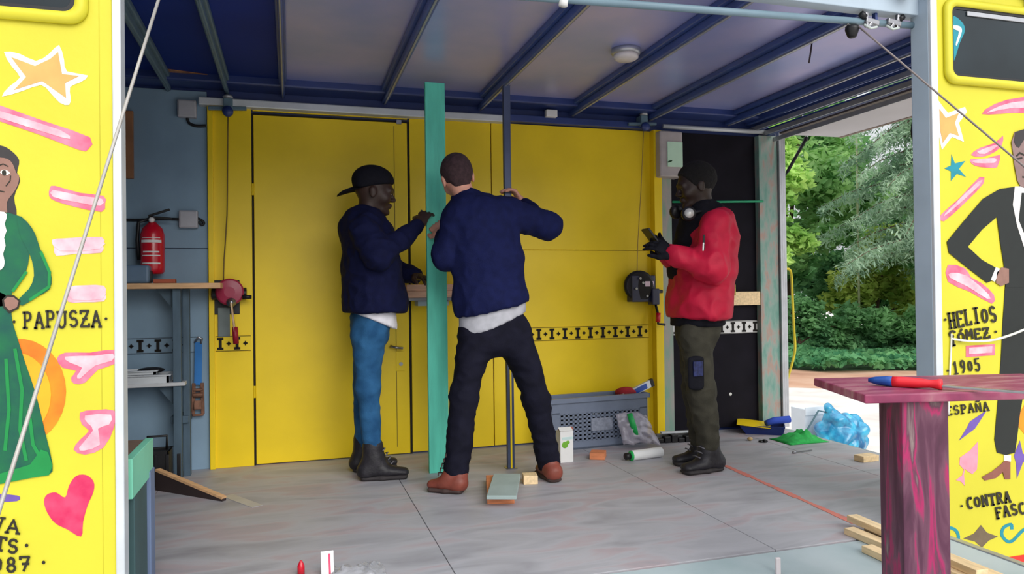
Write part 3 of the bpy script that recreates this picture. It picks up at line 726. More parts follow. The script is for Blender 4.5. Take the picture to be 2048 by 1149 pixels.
broadleaf(G(18.6, 3.6), 2.6, .6, [(0, 0, 1.2, 1.0), (.9, 0, 1.9, .9), (-.5, .2, 2.2, .8), (1.4, 0, .8, .9)], 9000, .1, LF_Y, 'yellow-green shrub beside the right post', 'shrub', 'shrub', 'shrubs in the thicket')
broadleaf(G(26, -6), 9, 3, [(0, 0, 5, 2.6), (2, 0, 4, 2.2), (-2, 0, 4.4, 2.4), (0, 0, 7.6, 2.2), (3.2, 0, 2.2, 2.0)], 12000, .22, LF_D, 'dark tall tree at the back left of the thicket')
broadleaf(G(28, 1), 9, 3, [(0, 0, 5, 2.8), (2.2, 0, 4, 2.4), (-2.2, 0, 4.4, 2.4), (0, 0, 8, 2.4), (-.5, 0, 2.4, 2.2)], 14000, .22, LF_D, 'dark tall tree at the back middle of the thicket')
broadleaf(G(27, 7.5), 9, 3, [(0, 0, 5, 2.8), (2.2, 0, 4, 2.4), (-2.2, 0, 4.4, 2.4), (0, 0, 8, 2.4), (-2.5, 0, 2, 2.0)], 12000, .22, LF_D, 'dark tall tree at the back right of the thicket')
broadleaf(G(22.5, 1.0), 3.6, .8, [(0, 0, 1.2, 1.5), (1.6, 0, 1.6, 1.4), (-1.6, 0, 1.5, 1.4), (.3, 0, 2.8, 1.3), (2.6, 0, .9, 1.2)], 16000, .15, LF_D, 'dark green shrub filling the gap behind the yellowing shrub', 'shrub', 'shrub', 'shrubs in the thicket')
# spruce with drooping boughs
sp = thing('spruce_tree', 'grey-green spruce with drooping boughs in the middle of the thicket', 'tree', G(18.0, 1.1), 'trees behind the yard')
b0 = G(18.0, 1.1)
MB().tube([b0, b0 + Vector((.05, 0, 4)), b0 + Vector((0, 0, 9.5))], [.15, .11, .03], 8).build('trunk', BARK, sp, smooth=True)
vs, mb = [], MB()
for k in range(90):
    z = 2.3 + 6.6 * k / 90
    a = k * 2.4
    ln = (2.5 - .24 * (z - 2.3)) * random.uniform(.75, 1.1)
    dr = Vector((math.cos(a), math.sin(a), 0))
    pth = [b0 + Vector((0, 0, z)) + dr * ln * t + Vector((0, 0, .18 * t - .75 * t * t)) for t in (0, .35, .7, 1)]
    mb.tube(pth, [.025, .018, .01, .004], 5)
    m_ = int(300 * ln)
    t = rng.uniform(.15, 1, m_)
    pp = np.array([pth[0] * 1.0]) + 0
    base = np.array(b0) + np.array([0, 0, z]) + np.outer(ln * t, dr) + np.outer(.18 * t - .75 * t * t, [0, 0, 1])
    sd = np.array([-dr.y, dr.x, 0])
    base += np.outer(rng.normal(0, .16, m_) * t ** .5, sd) - np.outer(np.abs(rng.normal(0, .16, m_)), [0, 0, 1])
    vs.append(leaves(base, .036, droop=.7, elong=4.2))
mb.build('branches', BARK, sp)
leafobj('needles', np.concatenate(vs), LF_C, sp)
# trunk wrapped in ivy
tb = G(18.2, 2.65)
tr = thing('ivy_clad_tree', 'bare trunk wrapped in dark ivy near the right post', 'tree', tb, 'trees behind the yard')
MB().tube([tb, tb + Vector((.05, 0, 3)), tb + Vector((-.1, .1, 7))], [.22, .18, .12], 10).build('trunk', BARK, tr, smooth=True)
n = 2500
zz = rng.uniform(0, 2.3, n); aa = rng.uniform(0, 6.28, n); rr = .22 + .2 * rng.uniform(0, 1, n) * (1 - zz / 4)
leafobj('ivy', leaves(np.stack([tb.x + rr * np.cos(aa), tb.y + rr * np.sin(aa), ZG + zz], 1), .13, elong=1.2), LF_D, tr)
p, u = shell(tb + Vector((0, 0, 6.3)), (1.8, 1.8, 1.4), 3000)
leafobj('foliage', leaves(p, .2, u), LF_M, tr)
# thin pale pole standing in the thicket
pt = P(1690, 640, Y=G(17.0, -.3).y)
pb = G(19.6, -.34)
o = MB().cyl(pb, pb + Vector((0, 0, 6.4)), .026, 8).build('garden_pole', M('pale_pole', (176, 180, 140), var=.2), smooth=True)
tag(o, 'thin pale pole standing upright among the trees', 'pole')

# ================================================================ RAISED REAR FLAP
fl = thing('rear_flap', 'pale grey flap raised over the open rear end of the trailer', 'flap', (XR, 3.5, 2.16))
FLAPM = M('pale_grey_flap', (186, 184, 190), rough=.5, var=.05, scale=3)
qa = P(1690, 272, Y=W)
m = MB()
vs = [(XR + .06, 2.5, 2.16), (XR + .06, W + .05, 2.16), (qa.x, W + .05, qa.z), (qa.x, 2.5, qa.z)]
m.prism([Vector(v) for v in vs], (0, 0, 1), .03)
m.build('flap_panel', FLAPM, fl)
MB().beam((XR + .05, 2.5, 2.15), (XR + .05, W + .06, 2.15), .045, .03).build('hinge_rail', M('dark_brown_rail', (72, 58, 48), rough=.5), fl, bevel=.004)
MB().beam((qa.x, 2.5, qa.z + .012), (qa.x, W + .05, qa.z + .012), .03, .035).build('edge_rail', M('brownish_rail', (120, 104, 92), rough=.5), fl, bevel=.004)
p0, p1, p2 = P(1612, 278, Y=W - .02), P(1576, 345, Y=W - .02), P(1551, 386, Y=W - .02)
MB().cyl(p0, p0.lerp(p2, .62), .012, 10).cyl(p0.lerp(p2, .6), p2, .006, 8).sphere(p0, .018).sphere(p2, .022).build('gas_strut', BLACK, fl, smooth=True)
# ================================================================ PEOPLE
# Each figure is a distance field of tapered limbs blended at the joints and meshed as one continuous surface.
def prim(a, b, r1, r2, side=(0, 1, 0), k=.03):
    """tapered limb a->b; r = radius or (half width along side, half depth across)"""
    r1 = r1 if isinstance(r1, tuple) else (r1, r1)
    r2 = r2 if isinstance(r2, tuple) else (r2, r2)
    return ('seg', np.array(a, float), np.array(b, float), r1, r2, np.array(side, float), k)
def ell(c, rad, axes, k=.03):
    return ('ell', np.array(c, float), np.array(rad, float), np.array([list(v) for v in axes], float), k)
def field(pr, X, Y, Z):
    if pr[0] == 'ell':
        _, c, r, ax, k = pr
        D = (X - c[0], Y - c[1], Z - c[2])
        q = [(D[0] * a[0] + D[1] * a[1] + D[2] * a[2]) / r[i] for i, a in enumerate(ax)]
        L = np.sqrt(q[0] ** 2 + q[1] ** 2 + q[2] ** 2)
        g = np.sqrt((q[0] / r[0]) ** 2 + (q[1] / r[1]) ** 2 + (q[2] / r[2]) ** 2) + 1e-6
        return L * (L - 1) / g
    _, a, b, r1, r2, sd, k = pr
    ab = b - a; L2 = max(ab @ ab, 1e-8); ln = math.sqrt(L2); t_ax = ab / ln
    s = sd - t_ax * (sd @ t_ax)
    s = s / (np.linalg.norm(s) + 1e-9); n = np.cross(t_ax, s)
    DX, DY, DZ = X - a[0], Y - a[1], Z - a[2]
    al = DX * t_ax[0] + DY * t_ax[1] + DZ * t_ax[2]
    t = np.clip(al / ln, 0, 1)
    w = r1[0] + (r2[0] - r1[0]) * t; d = r1[1] + (r2[1] - r1[1]) * t
    u = DX * s[0] + DY * s[1] + DZ * s[2]; v = DX * n[0] + DY * n[1] + DZ * n[2]
    h = al - t * ln
    mn = np.minimum(w, d)
    q = np.sqrt((u / w) ** 2 + (v / d) ** 2 + (h / mn) ** 2)
    g = np.sqrt((u / w ** 2) ** 2 + (v / d ** 2) ** 2 + (h / mn ** 2) ** 2) + 1e-6
    return q * (q - 1) / g
def bounds(pr):
    if pr[0] == 'ell':
        r = max(pr[2]); return pr[1] - r, pr[1] + r
    r = max(max(pr[3]), max(pr[4]))
    return np.minimum(pr[1], pr[2]) - r, np.maximum(pr[1], pr[2]) + r
def sdf_mesh(groups, res):
    """groups: list of (prims, cuts); cuts = [(point, outward normal)] trim that group flat. Surface nets."""
    bl = [bounds(p) for g in groups for p in g[0]]
    lo = np.min([b[0] for b in bl], 0) - .03; hi = np.max([b[1] for b in bl], 0) + .03
    dim = np.ceil((hi - lo) / res).astype(int) + 2
    F = np.full(dim, .2, np.float32)
    for prims, cuts in groups:
        fl = np.full(dim, .2, np.float32) if (cuts or len(groups) > 1) else F
        for pr in prims:
            b0, b1 = bounds(pr); k = pr[-1]; mg = k + 2.5 * res
            i0 = np.maximum(((b0 - mg - lo) / res).astype(int), 0); i1 = np.minimum(((b1 + mg - lo) / res).astype(int) + 2, dim)
            sl = tuple(slice(a, b) for a, b in zip(i0, i1))
            ax = [lo[j] + res * np.arange(i0[j], i1[j], dtype=np.float32) for j in range(3)]
            d = field(pr, ax[0][:, None, None], ax[1][None, :, None], ax[2][None, None, :]).astype(np.float32)
            o = fl[sl]
            hh = np.clip(.5 + .5 * (o - d) / k, 0, 1)
            fl[sl] = o * (1 - hh) + d * hh - k * hh * (1 - hh)
        for cp, cn in cuts:
            cn = np.array(cn, float); cn /= np.linalg.norm(cn)
            ax = [lo[j] + res * np.arange(dim[j], dtype=np.float32) - cp[j] for j in range(3)]
            fl[:] = np.maximum(fl, ax[0][:, None, None] * cn[0] + ax[1][None, :, None] * cn[1] + ax[2][None, None, :] * cn[2])
        if fl is not F:
            k = .012
            hh = np.clip(.5 + .5 * (F - fl) / k, 0, 1)
            F = F * (1 - hh) + fl * hh - k * hh * (1 - hh)
    F[0] = F[-1] = .2; F[:, 0] = F[:, -1] = .2; F[:, :, 0] = F[:, :, -1] = .2
    S = F < 0
    c = [slice(None, -1), slice(1, None)]
    cnt = np.zeros(tuple(dim - 1), np.int8); acc = np.zeros(tuple(dim - 1) + (3,), np.float32); num = np.zeros(tuple(dim - 1), np.float32)
    for ax_ in range(3):
        oth = [q for q in range(3) if q != ax_]
        for e0 in (0, 1):
            for e1 in (0, 1):
                s0 = [None] * 3; s1 = [None] * 3
                s0[ax_], s1[ax_] = c[0], c[1]
                s0[oth[0]] = s1[oth[0]] = c[e0]; s0[oth[1]] = s1[oth[1]] = c[e1]
                fa, fb = F[tuple(s0)], F[tuple(s1)]
                x = (fa < 0) != (fb < 0)
                t = np.where(x, fa / np.where(x, fa - fb, 1), 0)
                num += x
                acc[..., ax_] += t; acc[..., oth[0]] += e0 * x; acc[..., oth[1]] += e1 * x
    act = num > 0
    idx = np.full(tuple(dim - 1), -1, np.int32); idx[act] = np.arange(act.sum())
    ijk = np.argwhere(act)
    V = lo + res * (ijk + acc[act] / num[act][:, None])
    faces = []
    for ax_ in range(3):
        oth = [(ax_ + 1) % 3, (ax_ + 2) % 3]
        s0 = [slice(1, -1)] * 3; s1 = [slice(1, -1)] * 3
        s0[ax_], s1[ax_] = slice(0, -1), slice(1, None)
        fa, fb = S[tuple(s0)], S[tuple(s1)]
        x = np.argwhere(fa != fb); x[:, oth[0]] += 1; x[:, oth[1]] += 1
        flip = fa[fa != fb]
        q = []
        for d0, d1 in ((-1, -1), (0, -1), (0, 0), (-1, 0)):
            y = x.copy(); y[:, oth[0]] += d0; y[:, oth[1]] += d1
            q.append(idx[y[:, 0], y[:, 1], y[:, 2]])
        q = np.stack(q, 1); q[~flip] = q[~flip][:, ::-1]
        faces.append(q)
    return V, np.concatenate(faces)
def relax(V, Fq, it=1, lam=.5):
    for _ in range(it):
        acc = np.zeros_like(V); num = np.zeros(len(V))
        for i in range(4):
            for j in ((i + 1) % 4, (i + 3) % 4):
                np.add.at(acc, Fq[:, i], V[Fq[:, j]]); np.add.at(num, Fq[:, i], 1)
        V = V + lam * (acc / num[:, None] - V)
    return V
def vnormals(V, Fq):
    n = np.cross(V[Fq[:, 2]] - V[Fq[:, 0]], V[Fq[:, 3]] - V[Fq[:, 1]])
    N = np.zeros_like(V)
    for i in range(4): np.add.at(N, Fq[:, i], n)
    return N / (np.linalg.norm(N, axis=1)[:, None] + 1e-12)
def organic(name, groups, res, mat, parent, it=2, fold=0., fscale=(11, 11, 17), colour=None, lab=None, seed=0):
    V, Fq = sdf_mesh(groups, res)
    V = relax(V, Fq, it)
    if fold:      # creases in cloth
        N = vnormals(V, Fq)
        a = np.empty(len(V))
        for i, v in enumerate(V):
            q = Vector((v[0] * fscale[0] + seed, v[1] * fscale[1], v[2] * fscale[2]))
            r = noise.noise(q)
            a[i] = (1 - abs(r) * 2.2) * .7 + noise.noise(q * .45 + Vector((3, 9, 1))) * .9
        V = V + N * (a * fold)[:, None]
    me = bpy.data.meshes.new(name)
    me.from_pydata(V.tolist(), [], Fq.tolist())
    o = link(name, me, mat, parent, smooth=True)
    if lab: o['label'] = lab
    return o
def frame(fwd, up=(0, 0, 1)):
    f = Vector(fwd).normalized(); u = Vector(up); s = u.cross(f).normalized(); u = f.cross(s).normalized()
    return f, s, u            # forward, left side, up
def head_prims(c, fwd, up=(0, 0, 1), neck=None, sc=1.):
    f, s, u = frame(fwd, up); c = Vector(c)
    q = lambda a, b, d: c + (f * a + s * b + u * d) * sc
    A = (f, s, u); r = lambda *v: tuple(x * sc for x in v)
    pr = [ell(q(-.008, 0, .03), r(.1, .077, .092), A, .02),
          prim(q(.03, 0, -.02), q(.05, 0, -.082), r(.06, .05)[:2], r(.04, .03)[:2], s, .03),
          ell(q(.074, 0, -.098), r(.02, .024, .016), A, .02),
          prim(q(.09, 0, .006), q(.108, 0, -.026), .008 * sc, .0125 * sc, s, .012),
          ell(q(.1, .011, -.031), r(.011, .009, .008), A, .008), ell(q(.1, -.011, -.031), r(.011, .009, .008), A, .008),
          prim(q(.082, .045, .018), q(.09, .012, .022), .012 * sc, .013 * sc, u, .02), prim(q(.082, -.045, .018), q(.09, -.012, .022), .012 * sc, .013 * sc, u, .02),
          ell(q(.062, .042, -.028), r(.028, .024, .026), A, .03), ell(q(.062, -.042, -.028), r(.028, .024, .026), A, .03),
          ell(q(.086, 0, -.055), r(.017, .024, .008), A, .01), ell(q(.085, 0, -.067), r(.016, .021, .008), A, .01)]
    for t in (1, -1):
        pr.append(ell(q(-.006, .079 * t, -.008), r(.02, .008, .031), A, .008))
        pr.append(ell(q(-.012, .083 * t, .006), r(.014, .006, .016), A, .006))
    if neck is not None:
        pr.append(prim(q(-.015, 0, -.055), neck, .054 * sc, .064 * sc, s, .03))
    return pr, q, A
def face_parts(q, A, parent, sc=1.):
    EW, EI = M('eye_white', (226, 220, 214), rough=.2), M('iris_dark', (30, 20, 16), rough=.15)
    for t in (1, -1):
        e = MB().sphere(q(.079, .032 * t, .0), .0125 * sc, 12, 8).build('eye', EW, parent, smooth=True)
        MB().sphere(q(.0888, .032 * t, .0), .0055 * sc, 8, 6).build('iris', EI, e, smooth=True)
        MB().tube([q(.086, .05 * t, .016), q(.095, .034 * t, .024), q(.098, .014 * t, .02)], [.002, .0045, .003], 6).build('eyebrow', M('dark_brow', (24, 18, 16)), parent, smooth=True)
def hand_prims(wr, d, nrm, curl=.5, thumb=1, sc=1., spread=.1, curls=None, tcurl=.5):
    """palm and five jointed fingers. d: pointing direction, nrm: palm side, thumb: +1/-1 which edge"""
    d = Vector(d).normalized(); nrm = Vector(nrm); nrm = (nrm - d * nrm.dot(d)).normalized()
    s = d.cross(nrm) * thumb; wr = Vector(wr)
    pr = [prim(wr, wr + d * .03 * sc, (.028 * sc, .022 * sc), (.034 * sc, .018 * sc), s, .02),
          prim(wr + d * .02 * sc, wr + d * .088 * sc, (.036 * sc, .017 * sc), (.04 * sc, .0125 * sc), s, .015)]
    for i, (off, ln) in enumerate(((.031, .074), (.0105, .082), (-.0105, .076), (-.031, .06))):
        p = wr + d * (.09 - .004 * abs(i - 1)) * sc + s * off * sc
        dd = (d + s * (off / .031) * spread).normalized()
        cu = curl if curls is None else curls[i]
        for j, (fr, rr) in enumerate(((.44, .0095), (.32, .0088), (.24, .008))):
            ang = cu * (.7, 1.1, .8)[j]
            dd = (dd * math.cos(ang) + nrm * math.sin(ang)).normalized()
            # keep dd and its palm normal orthogonal
            nn = (nrm - dd * nrm.dot(dd)); nrm_l = nn.normalized() if nn.length > 1e-4 else nrm
            p2 = p + dd * ln * fr * sc
            pr.append(prim(p, p2, rr * sc, rr * .92 * sc, s, .006))
            # rotate palm direction with the finger
            p = p2
            nrm_f = nrm
            if j < 2:
                a2 = cu * .6
                dd = dd
        # thumb
    t0 = wr + d * .03 * sc + s * .03 * sc
    dt = (d * .75 + s * .75 + nrm * .35).normalized()
    t1 = t0 + dt * .038 * sc
    dt2 = (d * (.9 - .2 * tcurl) + s * (.35 - .5 * tcurl) + nrm * .5 * tcurl).normalized()
    t2 = t1 + dt2 * .03 * sc
    t3 = t2 + (dt2 + nrm * .25 * tcurl).normalized() * .024 * sc
    pr += [prim(wr + d * .02 * sc + s * .015 * sc, t0, .018 * sc, .017 * sc, s, .015), prim(t0, t1, .0155 * sc, .0125 * sc, s, .01), prim(t1, t2, .0115 * sc, .0105 * sc, s, .006), prim(t2, t3, .0102 * sc, .0085 * sc, s, .006)]
    return pr
def shoe(toe, heel, ankle, parent, upper, sole_mat, name='boot', shaft=.1, w=.048, laces=True, lace_mat=None):
    toe, heel, ankle = Vector(toe), Vector(heel), Vector(ankle)
    toe.z = heel.z = 0
    d = (toe - heel).normalized(); s = Vector((0, 0, 1)).cross(d)
    z = Vector((0, 0, 1)); L = (toe - heel).length
    at = lambda t, h, o=0: heel + d * L * t + z * h + s * o
    g = [prim(at(.16, .05), at(.5, .052), (w * .74, .036), (w * .86, .03), s, .025), prim(at(.5, .046), at(.86, .036), (w * .86, .03), (w * .74, .022), s, .025),
         prim(at(.16, .05), ankle + z * .0, (w * .8, .045), (w * .85, w * .95), s, .04), prim(ankle, ankle + z * shaft, (w * .85, w * .95), (w * .95, w * 1.05), s, .03),
         prim(at(.42, .07), ankle + d * .02 + z * .01, (w * .7, .03), (w * .7, .04), s, .03)]
    o = organic(name, [(g, [(at(0, .016), (0, 0, -1))])], .008, upper, parent, 2, .0015, (30, 30, 30))
    so = [prim(at(.11, .014), at(.45, .014), (w * .82, .016), (w * .86, .016), s, .02), prim(at(.45, .014), at(.86, .014), (w * .9, .016), (w * .86, .016), s, .02)]
    organic('sole', [(so, [(at(0, .001), (0, 0, -1)), (at(0, .028), (0, 0, 1))])], .007, sole_mat, o, 1)
    if laces:
        m = MB()
        for k in range(5):
            t = .48 - .05 * k; h = .092 + .018 * k
            c = at(.6 - .05 * k, .088 + .024 * k)
            m.tube([c - s * .032 + d * .004, c + z * .008 + d * .016, c + s * .032 + d * .004], .0035, 6)
        m.build('laces', lace_mat or M('grey_laces', (92, 90, 98)), o, smooth=True)
    return o
def at0(p): return Vector((p.x, p.y, 0))
def V3(p): return np.array(p, float)

SKD = M('dark_brown_skin', (58, 40, 34), rough=.5, var=.1, scale=20)
SKD2 = M('deep_brown_skin', (46, 32, 28), rough=.5, var=.1, scale=20)
SKL = M('fair_skin', (214, 156, 136), rough=.5, var=.08, scale=20)
NAVJ = M('navy_cotton_jacket', (16, 20, 54), rough=.85, var=.15, scale=25, bump=.25, bscale=220, spec=.15)
NAVJ2 = M('navy_work_jacket', (19, 25, 66), rough=.85, var=.15, scale=25, bump=.25, bscale=220, spec=.15)
TEEW = M('white_tee', (226, 224, 232), rough=.9, var=.06, scale=20, spec=.1)
TEEG = M('grey_tee', (176, 176, 184), rough=.9, var=.1, scale=20, spec=.1)
JEAN = M('blue_denim', (36, 82, 126), rough=.85, var=.2, scale=10, rgb2=(50, 100, 144), bump=.3, bscale=260, spec=.15)
TROU = M('black_trousers', (20, 20, 34), rough=.85, var=.2, scale=15, bump=.2, bscale=200, spec=.15)
OLIV = M('olive_work_trousers', (62, 60, 52), rough=.85, var=.2, scale=14, bump=.25, bscale=200, spec=.15)
REDJ = M('red_shell_jacket', (184, 20, 56), rough=.6, var=.1, scale=14, bump=.1, bscale=60, spec=.3)
BLKC = M('black_cloth', (22, 22, 30), rough=.85, var=.2, scale=25, bump=.2, bscale=200, spec=.15)
BOOT = M('black_leather', (34, 32, 38), rough=.55, var=.25, scale=25, bump=.2)
SOLE = M('dark_rubber_sole', (48, 44, 46), rough=.8, var=.15, scale=20)
BRSH = M('red_brown_leather', (124, 62, 50), rough=.5, var=.15, scale=18, bump=.1)
BSOL = M('brown_rubber_sole', (66, 50, 48), rough=.75, var=.1)

# ---------------------------------------------------------------- person at the left: cap, navy jacket, jeans, in profile facing right
YA = 4.14
a_ = lambda px, py, dy=0: P(px, py, Y=YA + dy)
pa = thing('person', 'person in backward cap, navy jacket and blue jeans reaching towards the green board', 'person', (a_(745, 900).x, YA, 0))
hd, q, A = head_prims(a_(748, 386), (1, -.08, -.12), (.05, 0, 1), neck=a_(727, 448), sc=1.04)
sh_n, sh_f = a_(728, 462, -.17), a_(738, 462, .17)
el_n, wr_n = a_(757, 512, -.26), a_(838, 450, -.12)
el_f, wr_f = a_(772, 535, .24), a_(832, 553, .1)
hip_n, hip_f = a_(738, 662, -.1), a_(738, 662, .1)
kn_n, an_n = a_(735, 778, -.1), a_(746, 905, -.1)
kn_f, an_f = a_(730, 775, .11), a_(727, 900, .12)
chest, pelv = a_(738, 500), a_(740, 650)
ydir = (0, 1, 0)
arms = [prim(sh_n, el_n, .05, .042), prim(el_n, wr_n, .042, .028), prim(sh_f, el_f, .05, .042), prim(el_f, wr_f, .042, .028)]
torso = [prim(a_(734, 470), chest, (.12, .07), (.14, .09), ydir, .06), prim(chest, pelv, (.14, .09), (.115, .07), ydir, .06)]
legs = [prim(hip_n, kn_n, .062, .045), prim(kn_n, an_n, .044, .032), prim(hip_f, kn_f, .062, .045), prim(kn_f, an_f, .044, .032)]
handn = hand_prims(wr_n, a_(850, 428, -.08) - wr_n, (.5, .8, -.3), curl=.75, thumb=1, sc=.98, tcurl=.8)
handf = hand_prims(wr_f, a_(850, 556, .02) - wr_f, (.1, -.2, -1), curl=.35, thumb=-1, sc=.98)
organic('body', [(hd + torso + arms + legs + handn + handf, [])], .0058, SKD, pa, 1)
face_parts(q, A, pa, 1.04)
# cap worn backwards
f, s, u = A
cc = q(-.012, 0, .062)
cap = organic('cap', [([ell(cc, (.118, .095, .09), A, .02), prim(q(-.05, 0, .03), q(-.075, 0, -.01), (.085, .05), (.075, .036), s, .03)], [(q(0, 0, .03), f * .3 - u)])], .007, BLKC, pa, 2, lab='dark cap worn backwards')
br = []
for k in range(9):
    t = -1 + k / 4
    br.append(q(-.095 - .095 * math.sqrt(max(0, 1 - t * t * .92)), t * .066, .012 - .055 * (1 - t * t * .8)))
m = MB(); n_ = len(br)
inn = [q(-.09 + .035 * abs(-1 + k / 4), (-1 + k / 4) * .08, .015) for k in range(9)]
vs = [v + u * .004 for v in inn] + [v + u * .003 for v in br] + [v - u * .004 for v in inn] + [v - u * .004 for v in br]
fs = []
for k in range(n_ - 1):
    fs += [(k, k + 1, n_ + k + 1, n_ + k), (2 * n_ + k, 3 * n_ + k, 3 * n_ + k + 1, 2 * n_ + k + 1), (n_ + k, n_ + k + 1, 3 * n_ + k + 1, 3 * n_ + k), (k, 2 * n_ + k, 2 * n_ + k + 1, k + 1)]
m.add(vs, fs).build('cap_brim', BLKC, cap, smooth=True)
# jacket
jt = [prim(a_(722, 436), a_(718, 455), (.075, .07), (.15, .09), ydir, .06), prim(a_(728, 460), a_(742, 530), (.2, .118), (.212, .14), ydir, .07), prim(a_(744, 530), a_(749, 600), (.212, .14), (.21, .16), ydir, .07), prim(a_(749, 600), a_(752, 670), (.21, .16), (.215, .168), ydir, .07),
      prim(a_(740, 440), a_(762, 462), (.07, .05), (.1, .06), ydir, .05)]
n_hem = Vector((-.02, 0, -1))
sl_n = [prim(sh_n, el_n, (.078, .078), (.07, .068), ydir, .06), prim(el_n, wr_n.lerp(el_n, .06), .068, .042, ydir, .05)]
sl_f = [prim(sh_f, el_f, .078, .068, ydir, .06), prim(el_f, wr_f.lerp(el_f, .06), .068, .042, ydir, .05)]
organic('jacket', [(jt, [(a_(750, 624), n_hem)]), (sl_n, []), (sl_f, [])], .009, NAVJ, pa, 2, .011, (13, 13, 15), seed=1, lab='navy jacket')
pr_ = [prim(a_(738, 600), a_(744, 668), (.17, .135), (.175, .142), ydir, .05)]
organic('shirt', [(pr_, [(a_(742, 640), (-.42, 0, -1))])], .01, TEEW, pa, 2, .004, seed=4, lab='white shirt tail')
lg = [prim(a_(740, 640), a_(739, 664), (.15, .11), (.145, .1), ydir, .05),
      prim(a_(738, 676, -.085), kn_n, (.082, .09), (.056, .058), ydir, .05), prim(kn_n, a_(745, 893, -.1), (.058, .06), (.05, .05), ydir, .03),
      prim(a_(736, 676, .085), kn_f, (.08, .086), (.056, .058), ydir, .05), prim(kn_f, a_(727, 890, .12), (.058, .06), (.05, .05), ydir, .03)]
organic('jeans', [(lg, [])], .009, JEAN, pa, 2, .007, (13, 13, 18), seed=8, lab='blue jeans')
shoe(at0(an_n) + Vector((.21, -.03, 0)), at0(an_n) + Vector((-.085, .01, 0)), Vector((an_n.x, an_n.y, .11)), pa, BOOT, SOLE, 'boot', .07, .054)
shoe(at0(an_f) + Vector((.215, .03, 0)), at0(an_f) + Vector((-.08, -.01, 0)), Vector((an_f.x, an_f.y, .11)), pa, BOOT, SOLE, 'boot', .07, .054)
# pencil
pen = MB().tube([a_(842, 421, -.07), a_(862, 431, -.02)], [.0045, .0035], 8).build('pencil', M('dark_pencil', (28, 40, 50)), smooth=True)
tag(pen, 'dark pencil held against the green board by the person in the cap', 'pencil')

# ---------------------------------------------------------------- person in the middle, seen from behind, legs apart
YB = 3.72
b_ = lambda px, py, dy=0: P(px, py, Y=YB + dy)
pb_ = thing('person', 'person seen from behind in navy jacket and black trousers gripping the steel pole', 'person', (b_(1000, 980).x, YB, 0))
hd, q, A = head_prims(b_(915, 357, .05), (.02, 1, -.22), (-.2, .2, 1), neck=b_(936, 408, -.0), sc=1.0)
shl, shr = b_(915, 438), b_(1022, 432)
ell_, wrl = b_(893, 512, .03), b_(885, 470, .27)
elr, wrr = b_(1096, 452, .07), b_(1046, 408, .29)
hpl, hpr = b_(955, 670), b_(1028, 662)
knl, anl = b_(928, 790, .0), P(914, 950, Y=3.66)
knr, anr = b_(1072, 795, .0), P(1098, 940, Y=3.72)
xdir = (1, 0, 0)
torso = [prim(b_(968, 450), b_(975, 520), (.1, .06), (.13, .08), xdir, .05), prim(b_(975, 520), b_(990, 660), (.13, .08), (.11, .07), xdir, .06)]
arms = [prim(shl, ell_, .042, .038), prim(ell_, wrl, .036, .027), prim(shr, elr, .042, .038), prim(elr, wrr, .036, .027)]
legs = [prim(hpl, knl, .062, .045), prim(knl, anl, .044, .034), prim(hpr, knr, .062, .045), prim(knr, anr, .044, .034)]
hr = hand_prims(wrr, b_(1030, 385, .3) - wrr, (-.9, .1, -.2), curl=.95, thumb=-1, sc=1.0, tcurl=.9)
hl = hand_prims(wrl, (-.25, .6, .5), (.4, .8, -.3), curl=.5, thumb=1, sc=1.0)
organic('body', [(hd + torso + arms + legs + hr + hl, [])], .0058, SKL, pb_, 1)
face_parts(q, A, pb_)
f, s, u = A
hp = [ell(q(-.014, 0, .036), (.104, .083, .094), A, .02), prim(q(-.07, 0, .0), q(-.06, 0, -.05), (.062, .03), (.045, .02), s, .03)]
organic('hair', [(hp, [(q(.05, 0, .03), f - u * .55), (q(-.05, 0, -.06), f * .25 - u)])], .006, M('short_brown_hair', (62, 44, 48), rough=.9, var=.3, scale=60, bump=.5, bscale=300), pb_, 1, .0015, (60, 60, 60), lab='short cropped brown hair')
jt = [prim(b_(934, 404), b_(950, 432), (.072, .068), (.13, .085), xdir, .06), prim(b_(925, 432), b_(1015, 425), .075, .078, xdir, .06),
      prim(b_(968, 440), b_(976, 520), (.178, .105), (.18, .12), xdir, .07), prim(b_(976, 520), b_(982, 600), (.18, .12), (.186, .13), xdir, .07), prim(b_(982, 600), b_(986, 660), (.186, .13), (.19, .132), xdir, .07)]
sl = [prim(shl, ell_, .078, .066, xdir, .06), prim(ell_, wrl.lerp(ell_, .08), .064, .042, xdir, .05), prim(shr, elr, .082, .066, xdir, .07), prim(elr, wrr.lerp(elr, .08), .064, .04, xdir, .05)]
jk = organic('jacket', [(jt, [(b_(983, 619), (.22, 0, -1))]), (sl[:2], []), (sl[2:], [])], .009, NAVJ2, pb_, 2, .010, (14, 14, 10), seed=21, lab='navy work jacket')
cl = MB()
ring0, ring1, ring2, n_ = [], [], [], 20
cen = b_(932, 402); cu = Vector((-.12, 0, 1)).normalized(); cx = Vector((1, 0, .12)).normalized(); cy = cu.cross(cx)
for k in range(n_):
    an = 2 * math.pi * k / n_
    dr = cx * math.cos(an) + cy * math.sin(an)
    ring0.append(cen + dr * .088 - cu * .035); ring1.append(cen + dr * .076 + cu * .03); ring2.append(cen + dr * .066 + cu * .026)
vs = ring0 + ring1 + ring2
cl.add(vs, [(i + r_ * n_, (i + 1) % n_ + r_ * n_, (i + 1) % n_ + (r_ + 1) * n_, i + (r_ + 1) * n_) for r_ in (0, 1) for i in range(n_)])
cl.build('collar', NAVJ2, jk, smooth=True)
organic('shirt', [([prim(b_(984, 590), b_(986, 690), (.174, .118), (.178, .122), xdir, .05)], [(b_(985, 651), (.4, 0, -1))])], .01, TEEG, pb_, 2, .005, seed=30, lab='grey shirt hanging below the jacket')
